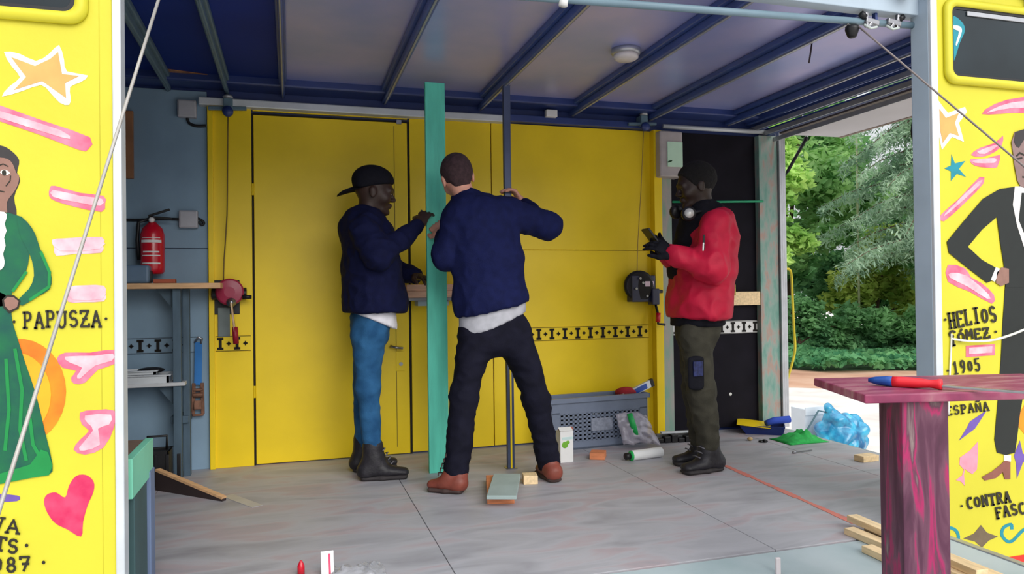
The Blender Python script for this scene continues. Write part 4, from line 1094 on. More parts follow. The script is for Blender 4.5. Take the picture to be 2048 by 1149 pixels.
lg = [prim(b_(986, 640), b_(990, 672), (.165, .108), (.16, .11), xdir, .06),
      prim(b_(952, 676), knl, (.09, .1), (.068, .07), xdir, .045), prim(knl, anl + Vector((0, 0, .03)), (.068, .07), (.062, .062), xdir, .03),
      prim(b_(1028, 668), knr, (.09, .1), (.066, .07), xdir, .045), prim(knr, anr + Vector((0, 0, .03)), (.066, .07), (.06, .06), xdir, .03)]
organic('trousers', [(lg, [])], .009, TROU, pb_, 2, .009, (12, 12, 18), seed=33, lab='black trousers')
shoe(P(853, 982, Z=0), P(930, 988, Z=0), Vector((anl.x, anl.y, .09)), pb_, BRSH, BSOL, 'shoe', .02, .05, lace_mat=BSOL)
shoe(at0(anr) + Vector((.0, .17, 0)), at0(anr) + Vector((.012, -.09, 0)), Vector((anr.x, anr.y, .09)), pb_, BRSH, BSOL, 'shoe', .02, .05, lace_mat=BSOL)

# ---------------------------------------------------------------- person at the right: red jacket, facing left
YC = 3.66
c_ = lambda px, py, dy=0: P(px, py, Y=YC + dy)
pc = thing('person', 'person in red jacket with headphones around the neck and black gloves', 'person', (c_(1410, 930).x, YC, 0))
hd, q, A = head_prims(c_(1392, 374), (-1, .28, -.18), (0, 0, 1), neck=c_(1415, 438), sc=1.02)
sh_n, sh_f = c_(1432, 452, -.16), c_(1402, 452, .18)
el_n, wr_n = c_(1424, 538, -.22), c_(1350, 512, -.14)
el_f, wr_f = c_(1372, 540, .2), c_(1334, 505, .06)
hip_n, hip_f = c_(1398, 660, -.09), c_(1392, 660, .1)
kn_n, an_n = c_(1402, 785, -.09), c_(1418, 905, -.06)
kn_f, an_f = c_(1392, 780, .11), c_(1405, 900, .1)
arms = [prim(sh_n, el_n, .05, .042), prim(el_n, wr_n, .042, .028), prim(sh_f, el_f, .05, .042), prim(el_f, wr_f, .042, .028)]
torso = [prim(c_(1412, 450), c_(1402, 540), (.12, .07), (.14, .085), ydir, .06), prim(c_(1402, 540), c_(1395, 650), (.14, .085), (.115, .07), ydir, .06)]
legs = [prim(hip_n, kn_n, .062, .045), prim(kn_n, an_n, .044, .032), prim(hip_f, kn_f, .062, .045), prim(kn_f, an_f, .044, .032)]
organic('body', [(hd + torso + arms + legs, [])], .006, SKD2, pc, 1)
face_parts(q, A, pc, 1.02)
f, s, u = A
organic('hair', [([ell(q(-.014, 0, .044), (.11, .09, .1), A, .02)], [(q(.045, 0, .03), f - u * .7), (q(-.03, 0, -.02), f * .3 - u)])], .007, M('black_hair', (18, 16, 18), rough=.95, var=.3, scale=60, bump=.6, bscale=260), pc, 1, .003, (50, 50, 50), lab='short black hair')
# gloves
gn = hand_prims(wr_n, c_(1322, 494, -.1) - wr_n, (-.2, .9, -.3), curl=.5, thumb=1, sc=1.12, tcurl=.6) + [prim(wr_n.lerp(el_n, .2), wr_n, .045, .04, ydir, .02)]
gf = hand_prims(wr_f, c_(1306, 478, .02) - wr_f, (-.2, -.9, -.1), curl=.4, thumb=-1, sc=1.12, tcurl=.6) + [prim(wr_f.lerp(el_f, .2), wr_f, .045, .04, ydir, .02)]
organic('glove', [(gn, [])], .0058, BLKC, pc, 1, lab='black work glove')
organic('glove', [(gf, [])], .0058, BLKC, pc, 1, lab='black work glove')
# hooded black jumper at chest and neck, below the red jacket
hood = [prim(c_(1404, 420), c_(1412, 448), (.085, .08), (.14, .11), ydir, .05), prim(c_(1395, 450, .05), c_(1380, 540, .06), (.13, .1), (.15, .12), ydir, .05), prim(c_(1428, 425), c_(1446, 440), (.09, .05), (.1, .05), ydir, .05)]
hem = [prim(c_(1398, 600), c_(1392, 680), (.185, .135), (.185, .135), ydir, .05)]
organic('hooded_jumper', [(hood, []), (hem, [(c_(1392, 652), (0, 0, -1))])], .01, BLKC, pc, 2, .004, seed=41, lab='black hooded jumper')
jt = [prim(c_(1424, 444), c_(1418, 470), (.17, .075), (.205, .115), ydir, .06), prim(c_(1418, 470), c_(1408, 550), (.205, .11), (.213, .132), ydir, .07), prim(c_(1404, 550), c_(1398, 610), (.213, .132), (.213, .144), ydir, .07), prim(c_(1398, 610), c_(1393, 680), (.213, .144), (.218, .152), ydir, .07)]
sl_n = [prim(sh_n, el_n, .085, .078, ydir, .06), prim(el_n, wr_n, .076, .052, ydir, .05)]
sl_f = [prim(sh_f, el_f, .082, .072, ydir, .06), prim(el_f, wr_f, .072, .05, ydir, .05)]
# open front: the jacket is cut along a slanted plane so the black jumper shows
jk = organic('jacket', [(jt, [(c_(1395, 636), (-.03, 0, -1)), (c_(1352, 440), (-1, .55, .22))]), (sl_n, []), (sl_f, [])], .009, REDJ, pc, 2, .014, (13, 13, 12), seed=52, lab='red shell jacket')
zq = [c_(1408, 470, -.262), c_(1407, 500, -.268)]
MB().tube(zq, .006, 6).build('zip', BLACK, jk)
zq = [c_(1407, 486, -.272), c_(1406, 502, -.276)]
MB().tube(zq, .004, 6).build('zip_pull', WHITEP, jk)
lg = [prim(c_(1398, 636), c_(1394, 666), (.15, .104), (.145, .098), ydir, .05),
      prim(c_(1392, 672, -.08), kn_n, (.08, .088), (.068, .07), ydir, .04), prim(kn_n, c_(1416, 885, -.06), (.068, .072), (.06, .06), ydir, .03),
      prim(c_(1388, 672, .08), kn_f, (.08, .084), (.068, .07), ydir, .04), prim(kn_f, c_(1404, 885, .1), (.068, .072), (.06, .06), ydir, .03)]
tr_ = organic('work_trousers', [(lg, [])], .009, OLIV, pc, 2, .012, (13, 13, 16), seed=60, lab='dark olive work trousers')
c0 = c_(1392, 745, -.165)
pk = organic('thigh_pocket', [([prim(c0 + Vector((0, 0, .07)), c0 - Vector((0, 0, .08)), (.05, .018), (.048, .018), xdir, .02)], [])], .008, BLKC, tr_, 1, lab='black thigh pocket')
MB().box(c0.x - .028, c0.x + .028, c0.y - .026, c0.y - .014, c0.z - .02, c0.z + .06).build('pocket_badge', M('dark_blue_badge', (30, 38, 84), var=.5, scale=60), pk, bevel=.003)
shoe(at0(an_n) + Vector((-.2, -.03, 0)), at0(an_n) + Vector((.095, .01, 0)), Vector((an_n.x, an_n.y, .12)), pc, BOOT, SOLE, 'boot', .09, .056)
shoe(at0(an_f) + Vector((-.2, .02, 0)), at0(an_f) + Vector((.09, 0, 0)), Vector((an_f.x, an_f.y, .12)), pc, BOOT, SOLE, 'boot', .09, .056)
# headphones around the neck
hpz = thing('headphones', 'black headphones with silver ear cup hanging around the neck of the person in red', 'headphones', tuple(c_(1395, 430)))
cA, cB = c_(1377, 428, -.1), c_(1352, 424, .1)
arcp = []
for k in range(13):
    t = math.pi * k / 12
    mid = (cA + cB) / 2; hx = (cA - cB) / 2
    arcp.append(mid + hx * math.cos(t) + Vector((.17, .03, .03)) * math.sin(t))
MB().tube(arcp, .011, 8).build('headband', BLACK, hpz, smooth=True)
for c, nm in ((cA, 'ear_cup'), (cB, 'ear_cup')):
    ax = Vector((-.35, -1, .1)).normalized() if c is cA else Vector((-.35, 1, .1)).normalized()
    e = MB().lathe(c - ax * .02, [(.0, 0), (.034, .002), (.04, .012), (.04, .03), (.034, .04), (0, .042)], 20, ax).build(nm, BLACK, hpz, smooth=True)
    MB().lathe(c + ax * .018, [(.0, 0), (.026, .001), (.026, .006), (0, .009)], 20, ax).build('ear_cup_cap', M('silver_cap', (186, 186, 184), rough=.35, metal=.3), e, smooth=True)
# the black tablet held in both gloves
t0, t1 = c_(1290, 458, -.03), c_(1326, 506, -.03)
dirv = (t1 - t0).normalized()
tb_ = MB().beam(t0, t1, .085, .012, up=Vector((dirv.z, 0, -dirv.x)))
o = tb_.build('phone', BLACK, bevel=.004)
tag(o, 'black phone held up in the gloves of the person in red', 'phone')
# ================================================================ THINGS IN AND AROUND THE TRAILER
def obj1(mb, name, mat, label, cat, group=None, bevel=0, smooth=False):
    return tag(mb.build(name, mat, bevel=bevel, smooth=smooth), label, cat, group)
# ---------- the frame being built: green board and steel pole
p0, p1 = P(859, 948, Z=0), P(893, 946, Z=0)
YBD = p0.y
zt = P(874, 194, Y=YBD).z
o = obj1(MB().box(p0.x, p0.x + .112, YBD, YBD + .028, 0, ZB), 'upright_board', GREENB, 'tall mint green board standing upright between two people', 'board', bevel=.002)
q0 = P(1023, 938, Z=0)
pole = thing('steel_pole', 'slim dark steel pole standing behind the person in the work jacket', 'pole', q0)
m = MB().box(q0.x - .02, q0.x + .02, q0.y, q0.y + .006, 0, ZB)
m.box(q0.x - .02, q0.x - .015, q0.y, q0.y + .03, 0, ZB).box(q0.x + .015, q0.x + .02, q0.y, q0.y + .03, 0, ZB)
m.build('channel', M('blue_grey_steel', (74, 84, 112), rough=.45, metal=.3, var=.1), pole, bevel=.002)
box(q0.x - .004, q0.x + .006, q0.y - .002, q0.y, 0, .62).build('yellow_stripe', YEL, pole)
box(q0.x - .03, q0.x + .03, q0.y - .02, q0.y + .04, 0, .004).build('foot_plate', STEEL, pole)
# ---------- wall shelf with planks, behind the board
sz = wz(850, 596)
x0_, x1_ = wx(806, 570), wx(914, 570)
sh = thing('wall_shelf', 'small grey shelf bracketed to the yellow wall behind the green board', 'shelf', (x0_, W, sz))
box(x0_, x1_, W - .16, W - .001, sz - .018, sz).build('shelf_board', M('grey_board', (150, 150, 160)), sh, bevel=.002)
for x in (wx(838), wx(880)):
    MB().box(x - .03, x + .03, W - .12, W - .001, sz - .05, sz - .018).build('bracket', POSTG, sh, bevel=.003)
PINKW = M('pinkish_plank', (244, 192, 164), rough=.65, var=.12, scale=5, stretch=(2, 14, 14))
obj1(MB().box(x0_ + .005, x1_ - .01, W - .155, W - .02, sz, sz + .042), 'plank', PINKW, 'lower pinkish plank on the small wall shelf', 'plank', 'planks on the wall shelf', .003)
obj1(MB().box(x0_ - .0, x1_ - .02, W - .15, W - .03, sz + .042, sz + .082), 'plank', PINKW, 'upper pinkish plank on the small wall shelf', 'plank', 'planks on the wall shelf', .003)
# ---------- timber offcuts on the floor in the middle
def block(name, px, py, w, d, h, ang, mat, lab, cat='wood block', grp=None, z=0, tilt=0):
    c = P(px, py, Z=z)
    o = MB().box(-w / 2, w / 2, -d / 2, d / 2, 0, h).build(name, mat, bevel=.0025)
    o.location = c; o.rotation_euler = (tilt, 0, math.radians(ang))
    return tag(o, lab, cat, grp)
block('timber_offcut', 999, 986, .13, .40, .04, -14, WOODO, 'short orange timber offcut lying under the grey board', 'wood block')
block('board_offcut', 1009, 976, .14, .42, .018, -20, M('grey_green_board', (156, 172, 170), rough=.6, var=.08), 'grey-green board offcut lying on the orange timber', 'board', z=.0405)
block('wood_block', 1060, 966, .075, .08, .045, -12, WOODP, 'small pale wood block beside the stacked offcuts', grp='wood blocks on the floor')
block('wood_block', 1196, 917, .09, .1, .04, -30, WOODO, 'orange wood block in front of the grey crate', grp='wood blocks on the floor')
block('wood_block', 1733, 922, .12, .07, .035, 5, WOODP, 'pale wood block at the edge of the floor by the blue bag', grp='wood blocks on the floor')
# leaning plank and tape at the left
a, b = P(311, 951, Y=4.2), P(444, 1004, Z=0)
m = MB(); d_ = (b - a).normalized()
m.prism([Vector((a.x, a.y, 0)), Vector((b.x, b.y, 0)), Vector((b.x, b.y, .012)), Vector((a.x, a.y, .10))], (b - a).cross(Vector((0, 0, 1))), -.025)
lbd = thing('leaning_board', 'board with shade painted dark on its face and a pale top edge sloping from the black crate down to the floor', 'board', (b.x, b.y, 0))
m.build('plank', M('board_shade_brown', (52, 40, 40), rough=.6), lbd)  # shade on the plank's face is put into this dark brown colour
sd_ = (b - a).cross(Vector((0, 0, 1))).normalized() * -.0125
MB().beam(Vector((a.x, a.y, .104)) + sd_, Vector((b.x, b.y, .016)) + sd_, .028, .012).build('pale_edge', WOOD, lbd)
a, b = P(455, 992, Z=0), P(515, 1014, Z=0)
obj1(MB().beam((a.x, a.y, .0012), (b.x, b.y, .0012), .055, .0015), 'tape_strip', M('silver_tape', (176, 176, 184), rough=.4, metal=.2), 'strip of silver tape stuck on the floor near the leaning board', 'tape')

# ---------- left corner: extinguisher
ex = thing('fire_extinguisher', 'red fire extinguisher hanging on the blue-grey wall', 'fire extinguisher', P(305, 548, Y=W - .08))
cx, zb, zt = P(305, 500, Y=W - .09).x, wz(305, 549, W - .09), wz(305, 445, W - .09)
RED = M('glossy_red', (196, 16, 40), rough=.25, var=.06, spec=.6)
MB().lathe((cx, W - .085, zb), [(.0, 0), (.05, .002), (.06, .014), (.062, .05), (.062, zt - zb - .07), (.052, zt - zb - .035), (.03, zt - zb - .012), (.02, zt - zb)], 24).build('cylinder', RED, ex, smooth=True)
for z0, z1, hw in ((.175, .19, 1.05), (.12, .128, .8), (.1, .106, .9), (.055, .064, .9), (.2, .204, .9)):
    pts = [(cx + .0628 * math.sin(t * hw), W - .085 - .0628 * math.cos(t * hw)) for t in [-.9 + .2 * k for k in range(10)]]
    m = MB()
    for (xa_, ya_), (xb_, yb_) in zip(pts[:-1], pts[1:]):
        m.add([(xa_, ya_, zb + z0), (xb_, yb_, zb + z0), (xb_, yb_, zb + z1), (xa_, ya_, zb + z1)], [(0, 1, 2, 3)])
    m.build('label_band', WHITEP, ex)
MB().cyl((cx, W - .085, zt), (cx, W - .085, zt + .03), .017).build('valve', STEEL, ex, smooth=True)
MB().sphere((cx, W - .11, zt + .012), .016).build('gauge', WHITEP, ex, smooth=True)
MB().beam((cx - .02, W - .085, zt + .035), (cx + .09, W - .085, zt + .075), .02, .012).build('lever', BLACK, ex, bevel=.003)
MB().beam((cx - .02, W - .085, zt + .03), (cx + .1, W - .085, zt + .022), .02, .012).build('carry_handle', BLACK, ex, bevel=.003)
MB().tube([(cx - .01, W - .09, zt + .02), (cx - .07, W - .09, zt - .0), (cx - .078, W - .085, zt - .1), (cx - .07, W - .085, zb + .08)], .01, 8).build('hose', BLACK, ex, smooth=True)
box(cx - .03, cx + .03, W - .03, W, zb + .15, zb + .2).build('wall_bracket', BLACK, ex)
# junction boxes and cables
def jbox(px, py, lab, s=.055):
    c = P(px, py, Y=W - .03)
    j = thing('junction_box', lab, 'junction box', (c.x, W, c.z), 'junction boxes on the blue-grey wall')
    box(c.x - s, c.x + s, W - .045, W, c.z - s, c.z + s).build('housing', M('grey_white_plastic', (168, 168, 176), rough=.5), j, bevel=.006)
    box(c.x - s * .85, c.x + s * .85, W - .05, W - .045, c.z - s * .85, c.z + s * .85).build('cover', MATS['grey_white_plastic'], j, bevel=.003)
    return c
jbox(374, 218, 'grey junction box high on the blue-grey wall', .05)
jbox(377, 439, 'grey junction box beside the fire extinguisher', .05)
def wire(name, pix, r, mat, lab, cat='cable', Y=W - .015, n=5, grp=None):
    pts = smoothpoly([tuple(P(x, y, Y=Y)) for x, y in pix], n, False)
    return obj1(MB().tube(pts, r, 6), name, mat, lab, cat, grp, smooth=True)
wire('cable', [(235, 440), (280, 440), (330, 438), (362, 439)], .008, BLACK, 'black cable running along the wall to the junction box by the extinguisher')
wire('cable', [(392, 436), (402, 440), (408, 446), (404, 450), (396, 444)], .008, BLACK, 'short black cable tail right of the junction box by the extinguisher')
wire('cable', [(374, 232), (378, 246), (392, 252), (412, 252)], .009, BLACK, 'black cable curving from the upper junction box to the yellow panel')
# brown notice board edge
a = P(262, 222, Y=W - .02)
obj1(MB().box(a.x - .4, a.x + .01, W - .025, W, wz(260, 358), a.z), 'pin_board', M('brown_cork', (150, 104, 72), var=.15), 'brown board on the blue-grey wall half hidden by the left post', 'board', bevel=.003)
# ---------- shelf unit
su = thing('shelf_unit', 'blue-grey shelf unit with pale wooden top against the left wall', 'shelf unit', (-.95, 4.5, 0))
xu0, xu1 = P(349, 800, Y=4.45).x, P(373, 800, Y=4.45).x
zt = P(330, 578, Y=4.4).z
zl = P(300, 775, Y=4.4).z
DBL = M('dark_blue_grey_wood', (72, 92, 108), rough=.6, var=.15, scale=5, stretch=(4, 4, 1))
box(xu0, xu1 - .02, 4.4, 4.45, 0, zt).build('upright', DBL, su, bevel=.003)
box(xu1 - .02, xu1 + .015, 4.47, 4.52, 0, zt).build('upright', DBL, su, bevel=.003)
box(xu0 - .02, xu1 + .01, 4.45, W - .01, .3, .34).build('cross_rail', DBL, su, bevel=.003)
box(XL + .1, XL + .15, 4.38, W - .01, 0, zt).build('upright', DBL, su, bevel=.003)
box(XL + .1, P(442, 572, Y=4.4).x, 4.36, W - .015, zt, zt + .03).build('top_board', WOOD, su, bevel=.003)
box(XL + .1, xu1, 4.39, W - .015, zl, zl + .02).build('lower_shelf', M('pale_shelf_board', (190, 192, 196)), su, bevel=.003)
for zz in (zt, zl):
    MB().prism([Vector((xu0 + .01, 4.45, zz)), Vector((xu0 - .09, 4.45, zz)), Vector((xu0 + .01, 4.45, zz - .13))], (0, 1, 0), .02).build('bracket', DBL, su)
a = P(258, 568, Y=4.46)
cn = thing('canister', 'blue-grey canister standing on the wooden shelf top below the extinguisher', 'canister', (a.x, 4.46, zt + .03))
a0, a1 = P(240, 550, Y=4.46).x, P(302, 550, Y=4.46).x
box(a0, a1, 4.40, 4.52, zt + .03, P(280, 531, Y=4.46).z).build('body', M('blue_grey_plastic', (98, 122, 148), rough=.4), cn, bevel=.014)
box(a1 - .006, a1 + .006, 4.43, 4.49, zt + .04, zt + .1).build('dark_base_cap', BLACK, cn, bevel=.003)
obj1(MB().beam((a1 + .02, 4.42, zt + .042), (P(352, 575, Y=4.42).x, 4.42, zt + .042), .05, .022), 'wood_strip', M('reddish_wood', (168, 84, 58)), 'reddish wood strip lying on the wooden shelf top', 'wood strip', bevel=.003)
def tray(x0, x1, y0, y1, z, lab, h=.03):
    t = thing('metal_tray', lab, 'tray', ((x0 + x1) / 2, (y0 + y1) / 2, z), 'metal trays on the lower shelf')
    m = MB().box(x0 + .01, x1 - .01, y0 + .01, y1 - .01, z, z + .004)
    for bx in ((x0, x0 + .012, y0, y1), (x1 - .012, x1, y0, y1), (x0, x1, y0, y0 + .012), (x0, x1, y1 - .012, y1)):
        m.box(*bx, z, z + h)
    m.build('pan', ALUW, t)
    m = MB()
    for bx in ((x0 - .012, x1 + .012, y0 - .012, y0), (x0 - .012, x1 + .012, y1, y1 + .012), (x0 - .012, x0, y0, y1), (x1, x1 + .012, y0, y1)):
        m.box(*bx, z + h - .005, z + h)
    m.build('rim', ALUW, t)
e0, e1 = P(235, 755, Y=4.48).x, P(342, 755, Y=4.48).x
tray(e0, e1, 4.4, 4.58, zl + .02, 'wide metal tray at the bottom on the lower shelf', .045)
tray(e0 + .0, e0 + .2, 4.42, 4.56, zl + .066, 'smaller shiny metal tray stacked on the wide tray', .022)
obj1(MB().sphere((e1 - .1, 4.48, zl + .085), .05, scl=(1.4, .9, .35)), 'dark_cloth', BLACK, 'crumpled dark cloth lying in the wide metal tray', 'cloth', smooth=True)
# black crate under the shelves
kx0, kx1 = P(300, 900, Y=4.38).x, P(346, 900, Y=4.38).x
ck = thing('black_crate', 'black crate with a raised handle on the floor under the shelves', 'crate', ((kx0 + kx1) / 2, 4.3, 0))
kz = P(320, 900, Y=4.3).z
m = MB().box(kx0 - .1, kx1, 4.26, 4.275, 0, kz).box(kx0 - .1, kx1, 4.36, 4.375, 0, kz).box(kx0 - .1, kx0 - .085, 4.26, 4.375, 0, kz).box(kx1 - .015, kx1, 4.26, 4.375, 0, kz).box(kx0 - .1, kx1, 4.26, 4.375, 0, .015)
m.build('body', BLACK, ck, bevel=.004)
for k in range(5):
    x = kx0 - .07 + k * .055
    box(x, x + .018, 4.252, 4.262, .02, kz - .02).build('rib', BLACK, ck, bevel=.002)
MB().tube([(kx0, 4.31, kz), (kx0, 4.31, kz + .07), (kx1 - .02, 4.31, kz + .07), (kx1 - .02, 4.31, kz)], .007, 8).build('handle', BLACK, ck, smooth=True)
# ratchet strap hanging
st = thing('ratchet_strap', 'blue ratchet strap with rusty buckle hanging beside the yellow panel', 'strap', P(395, 690, Y=W - .02))
s0, s1, s2 = P(397, 685, Y=W - .02), P(396, 770, Y=W - .03), P(396, 836, Y=W - .03)
MB().beam(s0, s1, .003, .04, up=(1, 0, 0)).build('webbing', M('blue_webbing', (46, 110, 176), rough=.8), st)
MB().tube([s0 + Vector((-.02, 0, .0)), s0 + Vector((0, -.01, .03)), s0 + Vector((.02, 0, .02)), s0 + Vector((.012, 0, -.01))], .006, 6).build('hook', STEEL, st, smooth=True)
RUST = M('rusty_steel', (120, 86, 70), rough=.6, metal=.5, var=.3, scale=30)
m = MB()
for sx in (-.022, .022):
    m.beam(s1 + Vector((sx, 0, .01)), s2 + Vector((sx * 1.2, 0, .02)), .006, .02, up=(1, 0, 0))
m.cyl(s1 + Vector((-.026, 0, -.06)), s1 + Vector((.026, 0, -.06)), .016, 10)
m.cyl(s1 + Vector((-.026, 0, -.03)), s1 + Vector((.026, 0, -.03)), .01, 8)
m.beam(s1 + Vector((0, -.01, -.09)), s1 + Vector((0, -.02, -.14)), .04, .012)
m.beam(s2 + Vector((-.03, 0, .015)), s2 + Vector((.03, 0, .015)), .012, .012)
m.build('ratchet_buckle', RUST, st, bevel=.002)
# ---------- winches
CRIM = M('crimson_paint', (150, 20, 62), rough=.35, var=.1, spec=.6)
w1 = thing('hand_winch', 'crimson hand winch with crank on the narrow yellow panel', 'winch', P(460, 600, Y=W))
c = P(459, 588, Y=W - .1)
MB().lathe(c + Vector((0, .03, .01)), [(.0, 0), (.074, .001), (.078, .006), (.078, .02), (.07, .028), (.03, .032), (0, .032)], 28, (0, -1, 0)).build('gear_cover', CRIM, w1, smooth=False, bevel=.003)
m = MB().box(c.x - .085, c.x + .085, c.y + .03, W - .012, c.z - .03, c.z + .03).box(c.x - .11, c.x + .05, W - .02, W - .012, c.z - .12, c.z + .08)
m.cyl((c.x - .1, W - .05, c.z + .0), (c.x + .09, W - .05, c.z), .035)
m.build('frame', BLACK, w1, bevel=.004)
c2 = c + Vector((.01, -.01, -.05))
MB().lathe(c2 + Vector((0, .02, 0)), [(.0, 0), (.026, .0), (.026, .03), (.014, .036), (.012, .05), (0, .05)], 16, (0, -1, 0)).build('hub', STEEL, w1, smooth=True)
c3 = P(470, 665, Y=W - .13)
cr = MB().beam(c2 + Vector((0, -.02, 0)), c3, .012, .03, up=(0, 1, 0)).build('crank_arm', M('worn_brass_steel', (178, 150, 120), rough=.4, metal=.5, var=.2), w1, bevel=.003)
MB().cyl(c3 + Vector((0, 0, .03)), P(472, 688, Y=W - .13), .016, 12).build('crank_grip', M('dark_red_grip', (140, 14, 40), rough=.5), cr, smooth=True)
MB().cyl(c + Vector((.07, 0, -.02)), c + Vector((.12, 0, -.02)), .012, 10).build('ratchet_pin', BLACK, w1, smooth=True)
box(c.x - .07, c.x - .005, W - .03, W - .012, c.z - .25, c.z - .08).build('back_plate', M('greyish_plate', (100, 110, 110), var=.2), w1, bevel=.003)
w2 = thing('hand_winch', 'black hand winch mounted beside the projecting yellow jamb', 'winch', P(1290, 600, Y=W))
c = P(1286, 572, Y=W - .1)
MB().lathe(c + Vector((-.01, .05, 0)), [(.0, 0), (.1, .001), (.105, .01), (.105, .03), (.09, .04), (0, .044)], 26, (-.2, -1, 0)).build('gear_cover', BLACK, w2, bevel=.003)
m = MB().box(c.x - .075, c.x + .1, c.y + .01, W - .002, c.z - .11, c.z + .07)
m.box(c.x + .06, c.x + .115, c.y - .02, W - .05, c.z - .13, c.z - .02)
m.build('frame', M('dark_navy_enamel', (30, 34, 66), rough=.35, spec=.6), w2, bevel=.006)
box(c.x + .015, c.x + .08, c.y - .004, c.y + .012, c.z - .005, c.z + .03).build('white_label', M('pinkish_label', (226, 200, 212)), w2)
for dx, dz in ((-.02, .05), (.0, .02), (.03, -.07), (-.05, -.02)):
    MB().cyl((c.x + dx, c.y - .006, c.z + dz), (c.x + dx, c.y + .02, c.z + dz), .009, 8).build('bolt', STEEL, w2)
MB().cyl((c.x + .1, c.y + .03, c.z - .04), (c.x + .16, c.y + .03, c.z - .04), .012, 10).build('drive_shaft', BLACK, w2, smooth=True)
h0, h1 = P(1317, 632, Y=W - .1), P(1316, 648, Y=W - .1)
ch = MB().tube([h0 + Vector((0, .06, .12)), h0, h1, P(1330, 650, Y=W - .1)], .009, 8).build('crank', BLACK, w2, smooth=True)
MB().cyl(h0 + Vector((0, 0, .02)), h1 + Vector((0, 0, .01)), .016, 10).build('crank_grip', RED, ch, smooth=True)
# pulleys and winch ropes
def pulley(px, py, lab):
    c = P(px, py, Y=W - .08)
    t = thing('pulley', lab, 'pulley', c, 'pulleys under the roof')
    m = MB().beam(c + Vector((-.11, .02, -.01)), c + Vector((.1, .02, 0)), .03, .02).box(c.x - .025, c.x + .025, c.y - .01, W - .01, c.z - .02, c.z + .05)
    m.build('bracket', BEAMT, t, bevel=.004)
    MB().lathe(c + Vector((0, -.03, -.03)), [(.0, 0), (.03, 0), (.03, .006), (.022, .012), (.03, .018), (.03, .024), (0, .024)], 16, (0, 1, 0)).build('wheel', NAVY, t, smooth=True)
    MB().lathe(c + Vector((0, 0, .05)), [(.0, 0), (.025, 0), (.03, .01), (.018, .02), (0, .02)], 12).build('knob', ALU, t, smooth=True)
pulley(456, 214, 'pulley bracket above the narrow yellow panel')
pulley(1288, 246, 'pulley bracket above the projecting yellow jamb')
wire('winch_rope', [(456, 222), (455, 330), (454, 430), (448, 520), (447, 562)], .004, M('brown_rope', (112, 90, 40)), 'thin dark rope running down to the crimson winch', 'rope', W - .07, 2)
wire('winch_rope', [(1287, 262), (1282, 380), (1276, 480), (1274, 552)], .003, M('pale_wire', (170, 140, 70)), 'thin pale wire running down to the black winch', 'rope', W - .07, 2)

# ---------- right part of the far wall
eb = thing('electric_box', 'grey electrical box high on the wall above the worn mint post', 'electrical box', P(1342, 310, Y=W))
ex0, ex1, ez0, ez1 = wx(1320, 310, W - .12), wx(1366, 310, W - .12), wz(1342, 354, W - .12), wz(1342, 262, W - .12)
box(ex0, ex1, W - .12, W - .001, ez0, ez1).build('housing', M('beige_grey_plastic', (176, 168, 168), rough=.45), eb, bevel=.012)
sx0, sx1, sz0, sz1 = wx(1335, 310, W - .125), wx(1365, 310, W - .125), wz(1350, 334, W - .125), wz(1350, 284, W - .125)
sg = box(sx0, sx1, W - .128, W - .12, sz0, sz1).build('notice', M('pale_green_sign', (196, 230, 204), rough=.4, var=.05), eb, bevel=.001)
cA_ = P(1340, 323, Y=W - .13)
MB().sphere(cA_, .02, 10, 6, scl=(1, .1, .3), rot=Matrix.Rotation(-.35, 3, 'Y')).build('leaf_mark', M('dark_green_mark', (30, 70, 40)), sg)
obj1(MB().tube([P(1345, 404, Y=W - .035), P(1430, 404, Y=W - .04), P(1526, 403, Y=W - .065)], .008, 8), 'green_rod', M('green_rod_paint', (26, 150, 104), rough=.4), 'thin green rod fixed horizontally across the dark panels', 'rod', smooth=True)
obj1(MB().box(xp1 + .01, xq0 - .002, W - .045, W - .004, wz(1480, 611, W - .04), wz(1480, 584, W - .04)), 'wooden_batten', WOODP, 'pale wooden batten fixed across the dark panel behind the red jacket', 'batten', bevel=.002)
a = P(1463, 581, Y=W - .05)
obj1(MB().box(a.x - .035, a.x + .035, W - .05, W - .0455, a.z - .035, a.z + .04), 'sticker', M('olive_label', (170, 160, 70), var=.25, scale=40), 'small olive yellow label on the pale wooden batten', 'label')
o = MB().sphere(P(1461, 789, Y=W - .001), .012, 8, 6, scl=(1, .3, 1)).build('paint_spot', WHITEP, wall)
# ceiling lamp
lc = P(1252, 112, Z=ZC - .035)
cl_ = thing('ceiling_lamp', 'round pale ceiling lamp between two blue roof beams', 'lamp', lc)
MB().lathe((lc.x, lc.y, ZC), [(.0, 0), (.075, 0), (.078, -.02), (.07, -.03), (0, -.03)], 24).build('ring', ALU, cl_, smooth=True)
MB().lathe((lc.x, lc.y, ZC - .028), [(.0, 0), (.066, 0), (.064, -.018), (.05, -.028), (0, -.03)], 24).build('diffuser', M('lamp_diffuser', (206, 200, 202), rough=.4), cl_, smooth=True)
